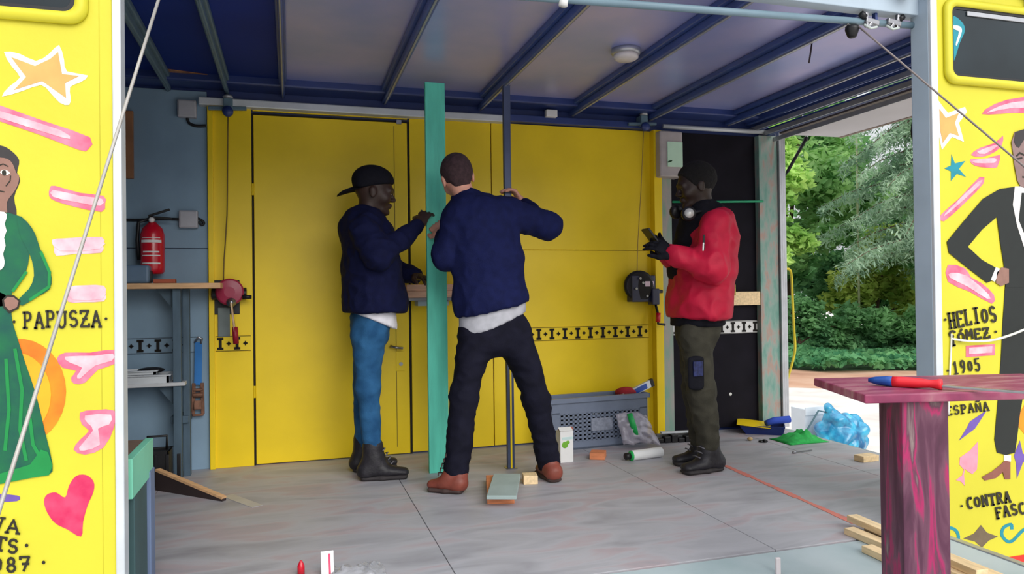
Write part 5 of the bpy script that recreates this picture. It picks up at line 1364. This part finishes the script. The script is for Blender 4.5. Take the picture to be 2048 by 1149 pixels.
# ---------- front bar with clamps and spotlight
ba, bb = P(960, -14, Y=2.44), P(1862, 54, Y=2.44)
bar = obj1(MB().cyl(ba, bb, .014, 12), 'curtain_bar', TEALBAR, 'long teal-grey bar hanging below the front header', 'bar', smooth=True)
sp_ = thing('spotlight', 'small dark spotlight hanging from the teal-grey bar', 'spotlight', P(1705, 60, Y=2.44))
c = P(1704, 52, Y=2.44)
MB().lathe(c, [(.0, 0), (.026, -.002), (.027, -.015), (.018, -.042), (.012, -.048), (0, -.048)], 18).build('lamp_head', BLACK, sp_, smooth=True)
MB().tube([c + Vector((-.02, 0, .0)), c + Vector((-.016, 0, .03)), c + Vector((.016, 0, .03)), c + Vector((.02, 0, 0))], .005, 6).build('yoke', STEEL, sp_, smooth=True)
def clamp(px, py, lab, flip):
    c = P(px, py, Y=2.425)
    t = thing('screw_clamp', lab, 'clamp', c, 'clamps on the front bar')
    m = MB().beam(c + Vector((-.03, 0, .01)), c + Vector((.035, 0, .0)), .02, .022).beam(c + Vector((.02 * flip, 0, -.02)), c + Vector((.025 * flip, 0, .04)), .016, .014, up=(1, 0, 0)).beam(c + Vector((-.02, -.005, -.022)), c + Vector((.0, -.005, .0)), .012, .012)
    m.build('jaw', STEEL, t, bevel=.003)
    MB().cyl(c + Vector((.03 * flip, 0, .02)), c + Vector((.05 * flip, 0, .034)), .013, 10).build('knob', BLACK, t, smooth=True)
    MB().tube([c + Vector((-.035, 0, -.01)), c + Vector((-.01, -.01, -.026)), c + Vector((.02, -.01, -.018))], .005, 6).build('wire_tie', M('pale_tie', (190, 200, 196)), t, smooth=True)
clamp(1742, 46, 'steel clamp on the bar next to the spotlight', -1)
clamp(1786, 48, 'steel clamp on the bar next to the right post', 1)
MB_ = MB().beam(P(1748, -6, Y=2.44), P(1750, 44, Y=2.44), .012, .02, up=(0, 1, 0))
obj1(MB_, 'hanger', NAVY, 'short dark hanger holding the teal-grey bar under the header', 'hanger', bevel=.002)
obj1(MB().cyl(P(1128, -6, Y=2.43), P(1126, 12, Y=2.43), .016, 10), 'bar_sleeve', WHITEP, 'short white sleeve at the top edge near the front bar', 'sleeve', smooth=True)
# dangling cable tie under the roof
wire('cable_tie', [(1624, 84), (1622, 100), (1618, 126)], .004, M('dark_tie', (64, 52, 60)), 'thin cable tie dangling from the roof beam near the front bar', 'cable tie', 3.0, 2)
# stay wires
def stay(a, b, r, mat, lab, sag=0):
    pts = [a.lerp(b, t / 10) + Vector((0, 0, -sag * 4 * (t / 10) * (1 - t / 10))) for t in range(11)]
    return obj1(MB().tube(pts, r, 6), 'stay_wire', mat, lab, 'wire', 'stay wires', smooth=True)
WIRE = M('grey_wire_rope', (168, 164, 160), rough=.5, metal=.3)
top = P(322, -16, Y=2.34)
dn = P(5, 1000, Y=1.75)
stay(top, dn + (dn - top).normalized() * 1.3, .0045, WIRE, 'grey stay wire slanting down in front of the left painted panel')
top = P(1716, 52, Y=2.42)
dn = P(2048, 333, Y=1.95)
stay(top, dn + (dn - top) * .9, .004, M('dark_wire_rope', (128, 118, 116), rough=.5), 'grey stay wire slanting down in front of the right painted panel')
pts = smoothpoly([tuple(P(x, y, Y=YF - d)) for x, y, d in ((1903, 678, .006), (1915, 680, .015), (1945, 683, .02), (1990, 680, .03), (2048, 660, .05), (2120, 625, .08))], 4, False)
WC = M('white_cord', (226, 226, 220), rough=.6)
obj1(MB().tube(pts, .005, 6), 'white_rope', WC, 'white rope sagging across the black painted suit', 'rope', smooth=True)
pts = smoothpoly([tuple(P(x, y, Y=YF - .006)) for x, y in ((1903, 668), (1902, 700), (1900, 740), (1898, 790), (1897, 830))], 4, False)
obj1(MB().tube(pts, .0035, 6), 'white_rope', WC, 'thin white rope hanging straight down beside the painted lettering', 'rope', smooth=True)
# boxes on the inside of the right post
a = P(1822, 345, Y=2.62)
o = thing('switch_box', 'small grey switch box on the back of the right post', 'switch box', a)
box(a.x - .012, a.x + .1, 2.405, 2.6, a.z - .04, a.z + .04).build('housing', M('grey_switch_plastic', (150, 158, 164)), o, bevel=.006)
MB().tube(smoothpoly([tuple(P(x, y, Y=2.56)) for x, y in ((1834, 215), (1824, 262), (1832, 300), (1826, 322))], 4, False), .006, 6).build('lead', BLACK, o, smooth=True)
# yellow hose outside
pts = smoothpoly([tuple(P(x, y, Y=W + .0)) for x, y in ((1562, 542), (1572, 538), (1582, 546), (1585, 600), (1588, 660), (1590, 700), (1582, 735), (1572, 770), (1566, 810), (1562, 850))], 4, False)
pts[-1].z = max(pts[-1].z, -.02)
obj1(MB().tube(pts, .009, 8), 'yellow_hose', M('yellow_hose_rubber', (206, 186, 40), rough=.5), 'yellow hose hanging outside beside the corner track', 'hose', smooth=True)

# ---------- crate with tools
cr0, cr1 = P(1103, 905, Z=0), P(1296, 886, Z=0)
GRC = M('grey_crate_plastic', (112, 122, 142), rough=.5, var=.08)
dv = (cr1 - cr0); dv.z = 0; L_ = dv.length; dv.normalize(); nv = Vector((-dv.y, dv.x, 0))
crt = thing('plastic_crate', 'grey perforated plastic crate full of tools against the yellow wall', 'crate', cr0)
H_ = .33; D_ = .30
if cr0.y + nv.y * D_ > W - .02: D_ = (W - .03 - max(cr0.y, cr1.y))
def C(u, v, z): return cr0 + dv * u + nv * v + Vector((0, 0, z))
def cbox(u0, u1, v0, v1, z0, z1, m=None):
    m = m or MB()
    return m.add([C(u, v, z) for u in (u0, u1) for v in (v0, v1) for z in (z0, z1)], [(0, 1, 3, 2), (4, 6, 7, 5), (0, 4, 5, 1), (2, 3, 7, 6), (0, 2, 6, 4), (1, 5, 7, 3)])
cbox(0, L_, .0, D_, .0, .012).build('base', GRC, crt)
cbox(0, .012, 0, D_, 0, H_).build('end_wall', GRC, crt, bevel=.003)
cbox(L_ - .012, L_, 0, D_, 0, H_).build('end_wall', GRC, crt, bevel=.003)
cbox(0, L_, D_ - .012, D_, 0, H_).build('back_wall', GRC, crt, bevel=.003)
# perforated front: a lattice of bars
m = MB()
cbox(0, L_, 0, .012, 0, .05, m); cbox(0, L_, 0, .012, H_ - .1, H_, m)
cbox(0, .06, 0, .012, .04, H_ - .09, m); cbox(L_ - .06, L_, 0, .012, .04, H_ - .09, m)
nx, nz = 18, 7
for i in range(nx + 1):
    u = .06 + (L_ - .12) * i / nx; cbox(u - .007, u + .007, .001, .011, .045, H_ - .095, m)
for j in range(nz + 1):
    z = .05 + (H_ - .15) * j / nz; cbox(.05, L_ - .05, .001, .011, z - .007, z + .007, m)
m.build('front_wall', GRC, crt)
m = MB()
cbox(-.012, L_ + .012, -.014, .0, H_ - .03, H_, m); cbox(-.012, L_ + .012, D_, D_ + .01, H_ - .03, H_, m); cbox(-.012, 0, -.014, D_ + .01, H_ - .03, H_, m); cbox(L_, L_ + .012, -.014, D_ + .01, H_ - .03, H_, m)
m.build('rim', GRC, crt, bevel=.003)
cbox(L_ * .4, L_ * .62, -.004, .002, .11, .19).build('faded_label', M('pale_crate_label', (136, 142, 158), var=.2, scale=50), crt)
# spirit level sticking out
la, lb = P(1225, 806, Y=4.44), P(1303, 766, Y=4.5)
lv = thing('spirit_level', 'aluminium and blue spirit level sticking up out of the grey crate', 'spirit level', la)
la0 = la + (la - lb) * .5
MB().beam(la0, lb, .022, .05).build('bar', ALUW, lv, bevel=.003)
MB().beam(la.lerp(lb, .55), la.lerp(lb, .85), .024, .035).build('blue_panel', M('level_blue', (40, 80, 170), rough=.4), lv)
MB().beam(la.lerp(lb, .95), lb + (lb - la).normalized() * .012, .026, .054).build('end_cap', BLACK, lv, bevel=.003)
MB().cyl(la.lerp(lb, .42) + Vector((0, -.016, 0)), la.lerp(lb, .42) + Vector((0, .016, 0)), .014, 12).build('vial', BLACK, lv, smooth=True)
# red cloth in the crate
c = C(L_ * .84, D_ * .5, H_ + .0)
obj1(MB().sphere(c, .07, 14, 8, scl=(1.1, .8, .5)), 'red_cloth', M('dark_red_cloth', (160, 36, 48), rough=.8, var=.25, scale=20), 'dark red cloth bulging at the top of the grey crate', 'cloth', smooth=True)
c = C(L_ * .3, D_ * .5, H_ - .1)
m = MB()
for k in range(6):
    m.box(c.x - .16 + k * .06, c.x - .115 + k * .06, c.y - .05, c.y + .06, .013, H_ - .06 - .02 * (k % 3))
obj1(m, 'tool_bundle', BLACK, 'dark bundle of tools inside the grey crate', 'tools')
# bag of clear plastic hung over the crate front, with a green handled brush
CLEAR = M('clear_plastic_film', (206, 200, 214), rough=.18, var=.1, scale=30, alpha=.5, spec=.8, bump=.6, bscale=30)
bgx = P(1262, 850, Y=cr0.y - .06)
vs, fs = [], []
n_u, n_v = 16, 14
for j in range(n_v + 1):
    for i in range(n_u + 1):
        u, v = i / n_u, j / n_v
        px = 1224 + 74 * u + 14 * v - 14 * (1 - v) * (u - .5); py = 830 + 62 * v - 5 * math.sin(u * 3.1)
        p = P(px + 10 * v, py, Y=cr0.y - .03 - .05 * math.sin(u * math.pi) * math.sin(v * 2.6) - .05 * v)
        p += Vector((0, noise.noise(Vector((u * 7, v * 7, 1))) * .03, noise.noise(Vector((u * 6, v * 6, 5))) * .014))
        p.z = max(p.z, .012)
        vs.append(p)
for j in range(n_v):
    for i in range(n_u):
        a = j * (n_u + 1) + i; fs.append((a, a + 1, a + n_u + 2, a + n_u + 1))
bg = thing('plastic_bag', 'crumpled clear plastic bag with a green brush handle hanging on the crate front', 'bag', bgx)
o = MB().add(vs, fs).build('film', CLEAR, bg, smooth=True)
md_ = o.modifiers.new('thick', 'SOLIDIFY'); md_.thickness = .002
GRN = M('green_plastic', (30, 168, 82), rough=.4, var=.08)
MB().tube([P(1259, 828, Y=cr0.y - .09), P(1266, 850, Y=cr0.y - .1), P(1274, 874, Y=cr0.y - .11)], [.018, .02, .014], 10).build('brush_handle', GRN, bg, smooth=True)
# carton with green emblem
c = P(1134, 926, Z=0)
ca = thing('milk_carton', 'white carton with a green emblem standing in front of the crate', 'carton', c)
rz = math.atan2(dv.y, dv.x)
m = MB().box(-.042, .042, 0, .06, 0, .185).prism([(-.042, .0, .185), (.042, .0, .185), (.042, .03, .205), (-.042, .03, .205)], (0, .0, -1), .004)
o = m.build('box', WHITEP); o.parent = ca; o.rotation_euler.z = rz; o.modifiers.new('b', 'BEVEL').width = .003
o2 = MB().sphere((-.012, -.001, .105), .02, 12, 8, scl=(1, .08, 1)).sphere((.006, -.001, .118), .014, 10, 6, scl=(1, .08, .8)).build('emblem', M('leaf_green', (110, 170, 50))); o2.parent = o
o2 = MB().box(-.03, .042, -.0015, .0, .135, .15).build('print_band', M('pale_print', (190, 214, 214))); o2.parent = o
c = P(1136, 858, Y=c.y + .02)
obj1(MB().cyl(c + Vector((-.05, .03, -.01)), c + Vector((.02, .02, -.012)), .013, 10).sphere(c + Vector((.025, .02, -.008)), .017), 'brush_end', M('red_brown_wood', (150, 78, 64)), 'red-brown knobbed stick lying on top of the white carton', 'stick', smooth=True)
# white paint roller sleeve
ra, rb = P(1262, 913, Z=.028), P(1322, 905, Z=.028)
ra.z = rb.z = .03
ro = thing('roller_sleeve', 'white roll with green end lying in front of the plastic bag', 'roll', ra)
MB().cyl(ra, rb, .03, 20).build('sleeve', WHITEP, ro, smooth=False, bevel=.003)
dr = (rb - ra).normalized()
MB().lathe(ra + dr * .004, [(.03, 0), (.031, -.004), (.02, -.012), (0, -.012)], 20, dr).build('end_cap', GRN, ro, smooth=True)
MB().cyl(ra - dr * .04, ra - dr * .01, .02, 14).build('dark_core', BLACK, ro, smooth=True)
# heap of metal strips by the wall
mp_ = thing('metal_strips', 'loose bundle of metal strips and dark fittings on the floor behind the boots', 'metal strips', P(1345, 890, Z=0))
a, b = P(1300, 884, Z=0), P(1398, 880, Z=0)
for k in range(4):
    dz = .012 + .017 * k
    MB().beam(Vector((a.x + .02 * k, a.y - .03 * k + .05, dz)), Vector((b.x - .01 * k, b.y - .025 * k + .06, dz)), .025, .012).build('strip', ALUW if k % 2 else STEEL, mp_)
for k in range(6):
    q = a.lerp(b, .12 + .14 * k)
    MB().box(q.x - .02, q.x + .025, q.y - .07, q.y - .02, .0, .03 + .012 * (k % 3)).build('fitting', BLACK, mp_, bevel=.005)
# ---------- paint tray, cloth and small things on the right of the floor
pt_ = thing('paint_tray', 'dark blue paint tray with yellow liner beside the corner post', 'paint tray', P(1525, 868, Z=0))
t0 = P(1480, 868, Z=0); t1 = P(1566, 872, Z=0)
dx = (t1 - t0); dx.z = 0; Lx = dx.length; dx.normalize(); nx_ = Vector((-dx.y, dx.x, 0))
DBLU = M('dark_blue_plastic', (24, 44, 110), rough=.4, spec=.5)
def T(u, v, z): return t0 + dx * u + nx_ * v + Vector((0, 0, z))
m = MB()
m.add([T(0.04, 0, 0), T(Lx, 0, 0), T(Lx, .2, 0), T(.04, .2, 0), T(0, -.015, .055), T(Lx + .015, -.015, .06), T(Lx + .015, .215, .06), T(0, .215, .055)],
      [(3, 2, 1, 0), (0, 1, 5, 4), (1, 2, 6, 5), (2, 3, 7, 6), (3, 0, 4, 7)])
o = m.build('tray', DBLU, pt_); o.modifiers.new('s', 'SOLIDIFY').thickness = .006
MB().add([T(-.02, -.03, .07), T(Lx * .72, -.02, .05), T(Lx * .72, .2, .055), T(-.02, .2, .075), T(-.02, -.03, .066), T(Lx * .72, -.02, .046), T(Lx * .72, .2, .051), T(-.02, .2, .071)],
         [(0, 1, 2, 3), (7, 6, 5, 4), (0, 4, 5, 1), (1, 5, 6, 2), (2, 6, 7, 3), (3, 7, 4, 0)]).build('yellow_liner', YEL, pt_)
MB().tube([T(Lx * .62, .03, .075), T(Lx * .8, .08, .085), T(Lx + .05, .12, .095)], [.02, .026, .024], 10).build('roller', M('mid_blue_fleece', (40, 70, 170), rough=.8), pt_, smooth=True)
g = P(1598, 882, Z=0)
vs, fs = [], []
for j in range(11):
    for i in range(15):
        u, v = i / 14 - .5, j / 10 - .5
        rr = max(0, 1 - (2 * u) ** 2) * max(0, 1 - (2 * v) ** 2)
        vs.append((g.x + u * .3, g.y + v * .22, .004 + (.075 * rr * (.7 + .8 * noise.noise(Vector((u * 6, v * 7, 3)))) if rr > 0 else 0)))
for j in range(10):
    for i in range(14):
        a = j * 15 + i; fs.append((a, a + 1, a + 16, a + 15))
o = obj1(MB().add(vs, fs), 'green_cloth', M('green_cloth_fabric', (34, 160, 72), rough=.8, var=.2, scale=30), 'crumpled bright green cloth lying at the floor edge', 'cloth', smooth=True)
o.modifiers.new('s', 'SOLIDIFY').thickness = .004
a, b = P(1586, 906, Z=.006), P(1624, 901, Z=.006)
a.z = b.z = .007
obj1(MB().tube([a, a.lerp(b, .15), a.lerp(b, .16), b], [.007, .007, .0035, .003], 8), 'bolt', STEEL, 'long bolt lying alone on the floor near the green cloth', 'bolt', smooth=True)
c = P(1500, 882, Z=0)
obj1(MB().sphere((c.x, c.y, .012), .02, 8, 6, scl=(1, .8, .6)), 'pebble', M('ochre_lump', (190, 160, 110)), 'ochre crumb on the floor under the paint tray', 'crumb', smooth=True)
c = P(1527, 885, Z=0)
obj1(MB().box(c.x - .03, c.x + .025, c.y - .015, c.y + .015, 0, .012).box(c.x - .01, c.x + .012, c.y - .025, c.y + .0, .0, .02), 'dark_bracket', BLACK, 'small dark bracket on the floor in front of the paint tray', 'bracket', bevel=.004)
# ---------- blue bag and white box on the ground outside
def gp(px, py): return P(px, py, Z=ZG)
BLUB = M('turquoise_plastic_bag', (10, 104, 160), rough=.25, var=.3, scale=9, rgb2=(50, 168, 206), spec=.7, bump=.5, bscale=12)
bc = P(1682, 862, Y=5.55)
bag = thing('shopping_bag', 'turquoise plastic bag standing on the ground outside the floor edge', 'bag', (bc.x, bc.y, ZG))
V_, F_ = sdf_mesh([([ell((bc.x, bc.y, ZG + .2), (.24, .17, .22), ((1, 0, 0), (0, 1, 0), (0, 0, 1)), .03), prim((bc.x - .08, bc.y, ZG + .35), (bc.x - .12, bc.y, ZG + .47), .1, .05, k=.05), prim((bc.x + .12, bc.y, ZG + .25), (bc.x + .2, bc.y, ZG + .28), .1, .07, k=.05)], [((0, 0, ZG + .004), (0, 0, -1))])], .014)
N_ = vnormals(V_, F_)
V_ = V_ + N_ * np.array([[(abs(noise.noise(Vector(v) * 9)) - .2) * .07] for v in V_])
V_[:, 2] = np.maximum(V_[:, 2], ZG + .002)
me = bpy.data.meshes.new('bag'); me.from_pydata(V_.tolist(), [], F_.tolist())
link('bag_body', me, BLUB, bag, smooth=True)
MB().tube([(bc.x - .16, bc.y, ZG + .44), (bc.x - .24, bc.y, ZG + .46), (bc.x - .36, bc.y + .0, ZG + .3), (bc.x - .4, bc.y, ZG + .16)], .008, 6).build('handle_loop', M('dark_strap', (60, 90, 100)), bag, smooth=True)
wb = P(1634, 860, Y=5.75)
o = thing('white_box', 'white cardboard box leaning behind the turquoise bag outside', 'box', (wb.x, wb.y, ZG))
m = MB().box(wb.x - .13, wb.x + .15, wb.y, wb.y + .2, ZG, P(1634, 818, Y=5.75).z)
m.build('carton', M('pale_grey_card', (206, 212, 218), rough=.7, var=.04), o, bevel=.004)
MB().box(wb.x - .13, wb.x + .15, wb.y - .01, wb.y, P(1634, 830, Y=5.75).z, P(1634, 814, Y=5.75).z).build('flap', MATS['pale_grey_card'], o)

# ---------- maroon table in front
TBL = ramp_mat('worn_maroon_paint', [(.3, (110, 34, 70)), (.45, (138, 52, 86)), (.56, (150, 84, 104)), (.68, (170, 130, 128)), (.8, (120, 50, 80))], 5, (1, 3, 1), rough=.45, bump=.1, distort=.8)
TLEG = ramp_mat('streaked_plum_paint', [(.28, (66, 28, 50)), (.42, (84, 40, 64)), (.5, (104, 62, 82)), (.55, (166, 26, 90)), (.6, (92, 48, 70)), (.67, (140, 124, 120)), (.74, (100, 52, 76)), (.84, (206, 196, 190))], 4.2, (3, 3, .55), rough=.5, bump=.1, distort=1.2)
ZT = .7
f0, f1, k0 = P(1729, 790, Z=ZT), P(2048, 782, Z=ZT), P(1627, 757, Z=ZT)
ux = (f1 - f0).normalized(); ex_ = f0 + ux * .75
vy = (k0 - f0); vy = vy - ux * 0
tbl = thing('bar_table', 'worn maroon pedestal table in the foreground', 'table', f0 + ux * .3)
top4 = [f0, ex_, ex_ + vy, k0]
MB().prism(top4, (0, 0, -1), .026).build('table_top', TBL, tbl, bevel=.004)
c0 = P(1784, 812, Z=ZT - .027)
c0.z = 0
un = ux; vn = vy.normalized()
base = f0 + un * .125 + vn * .03; base.z = 0
def TB(u, v, z): return Vector((base.x, base.y, z)) + un * u + vn * v
m = MB().add([TB(u, v, z) for u in (0, .142) for v in (0, .15) for z in (.02, ZT - .026)], [(0, 1, 3, 2), (4, 6, 7, 5), (0, 4, 5, 1), (2, 3, 7, 6), (0, 2, 6, 4), (1, 5, 7, 3)])
m.build('pedestal', TLEG, tbl, bevel=.003)
MB().add([TB(u, v, z) for u in (-.1, .26) for v in (-.06, .26) for z in (.0, .02)], [(0, 1, 3, 2), (4, 6, 7, 5), (0, 4, 5, 1), (2, 3, 7, 6), (0, 2, 6, 4), (1, 5, 7, 3)]).build('foot', TLEG, tbl, bevel=.003)
# hand tool on the table
ha, hb = P(1737, 762, Z=ZT + .014), P(1884, 771, Z=ZT + .014)
ha.z = hb.z = ZT + .016
hd_ = (hb - ha); hl_ = hd_.length; hn = hd_.normalized()
tool = thing('file_tool', 'long steel file with blue and red grip lying on the maroon table', 'tool', ha)
RG = M('red_rubber_grip', (226, 40, 52), rough=.4, var=.05); BG = M('blue_rubber_grip', (24, 72, 150), rough=.4, var=.05)
MB().lathe(ha, [(.006, 0), (.012, hl_ * .1), (.0155, hl_ * .25), (.016, hl_ * .36)], 14, hn).build('blue_grip', BG, tool, smooth=True)
MB().lathe(ha + hn * hl_ * .34, [(.016, 0), (.016, hl_ * .1), (.0158, hl_ * .3), (.012, hl_ * .5), (.0135, hl_ * .58), (.016, hl_ * .62), (.016, hl_ * .66), (.008, hl_ * .665)], 14, hn).build('red_grip', RG, tool, smooth=True)
MB().beam(hb - Vector((0, 0, .005)), hb + hn * .3 - Vector((0, 0, .010)), .016, .006).build('blade', STEEL, tool, bevel=.001)

# ---------- battens on the floor at lower right
def batten(a, b, z, lab, w=.05, h=.026):
    A_, B_ = P(a[0], a[1], Z=z), P(b[0], b[1], Z=z)
    m = MB().beam(Vector((A_.x, A_.y, z + h / 2)), Vector((B_.x, B_.y, z + h / 2)), w, h)
    return obj1(m, 'batten', WOODP, lab, 'batten', 'battens on the platform', .002)
batten((1698, 1068), (1965, 1178), 0.0, 'lower left pale batten lying on the platform beside the table')
batten((1738, 1060), (2012, 1172), 0.0, 'lower right pale batten lying on the platform beside the table')
batten((1734, 1104), (1920, 1190), 0.0, 'nearest pale batten lying on the platform, partly behind the table leg')
batten((1704, 1042), (1965, 1156), .0265, 'topmost pale batten of the stack behind the table')
# small white peg at the platform joint
c = P(1556, 1149, Z=0)
obj1(MB().box(c.x - .009, c.x + .009, c.y - .006, c.y + .006, -.001, P(1556, 1116, Y=c.y).z), 'peg', M('pinkish_white_paint', (214, 204, 206)), 'small white peg standing up from the platform', 'peg', bevel=.003)
# plastic package at the front edge
c = P(655, 1150, Z=0)
pk = thing('plastic_package', 'clear plastic package with white and magenta label at the bottom edge', 'package', c)
vs, fs = [], []
for j in range(9):
    for i in range(17):
        u, v = i / 16, j / 8
        vs.append((c.x + .0 + u * .2, c.y - .1 + v * .14, .004 + .018 * math.sin(u * 3.14) * math.sin(v * 3.14) + abs(noise.noise(Vector((u * 14, v * 9, 7)))) * .03))
for j in range(8):
    for i in range(16):
        a = j * 17 + i; fs.append((a, a + 1, a + 18, a + 17))
o = MB().add(vs, fs).build('film', M('thin_clear_film', (200, 200, 206), rough=.12, alpha=.45, spec=1., bump=.8, bscale=40), pk, smooth=True); o.modifiers.new('s', 'SOLIDIFY').thickness = .002
lc_ = P(655, 1135, Z=.03)
o = MB().box(-.022, .022, -.002, .002, -.04, .05).build('label_card', WHITEP, pk); o.location = (lc_.x - c.x, lc_.y - c.y, .035); o.matrix_parent_inverse = Matrix(); o.rotation_euler = (-.5, 0, 0)
o3 = MB().box(.004, .011, -.0035, -.002, -.03, .04).build('magenta_bar', MG); o3.parent = o
c2 = P(602, 1146, Z=.0)
MB().lathe((c2.x, c2.y - .02, 0), [(.0, 0), (.013, 0), (.013, .03), (.009, .04), (.004, .05), (0, .052)], 14).build('red_cap', RED, pk, smooth=True)

# ---------- workbench end at lower left
wbn = thing('workbench', 'workbench with mint green rail and blue-grey legs behind the left post', 'workbench', (-.7, 2.65, 0))
xr_ = -.458
zt_, zb_ = P(305, 876, Y=2.80).z, P(305, 946, Y=2.80).z
box(xr_ - .025, xr_, 2.45, 2.80, zb_, zt_).build('rail', M('pale_mint_paint', (120, 200, 172), rough=.5, var=.08, scale=4), wbn, bevel=.002)
box(XL + .1, xr_ - .02, 2.47, 2.8, zt_ - .03, zt_ - .004).build('top', M('brown_ply', (120, 98, 86), var=.15), wbn, bevel=.002)
BGW = M('blue_grey_leg_paint', (104, 120, 152), rough=.55, var=.12, scale=4, stretch=(6, 6, .6))
box(xr_ - .05, xr_ + .004, 2.72, 2.80, 0, zb_ + .02).build('leg', BGW, wbn, bevel=.003)
box(xr_ - .05, xr_ - .004, 2.5, 2.7, 0, zb_).build('side_panel', M('dark_teal_paint', (58, 84, 88)), wbn, bevel=.003)
box(XL + .15, XL + .2, 2.5, 2.78, 0, zt_ - .03).build('leg', BGW, wbn, bevel=.003)
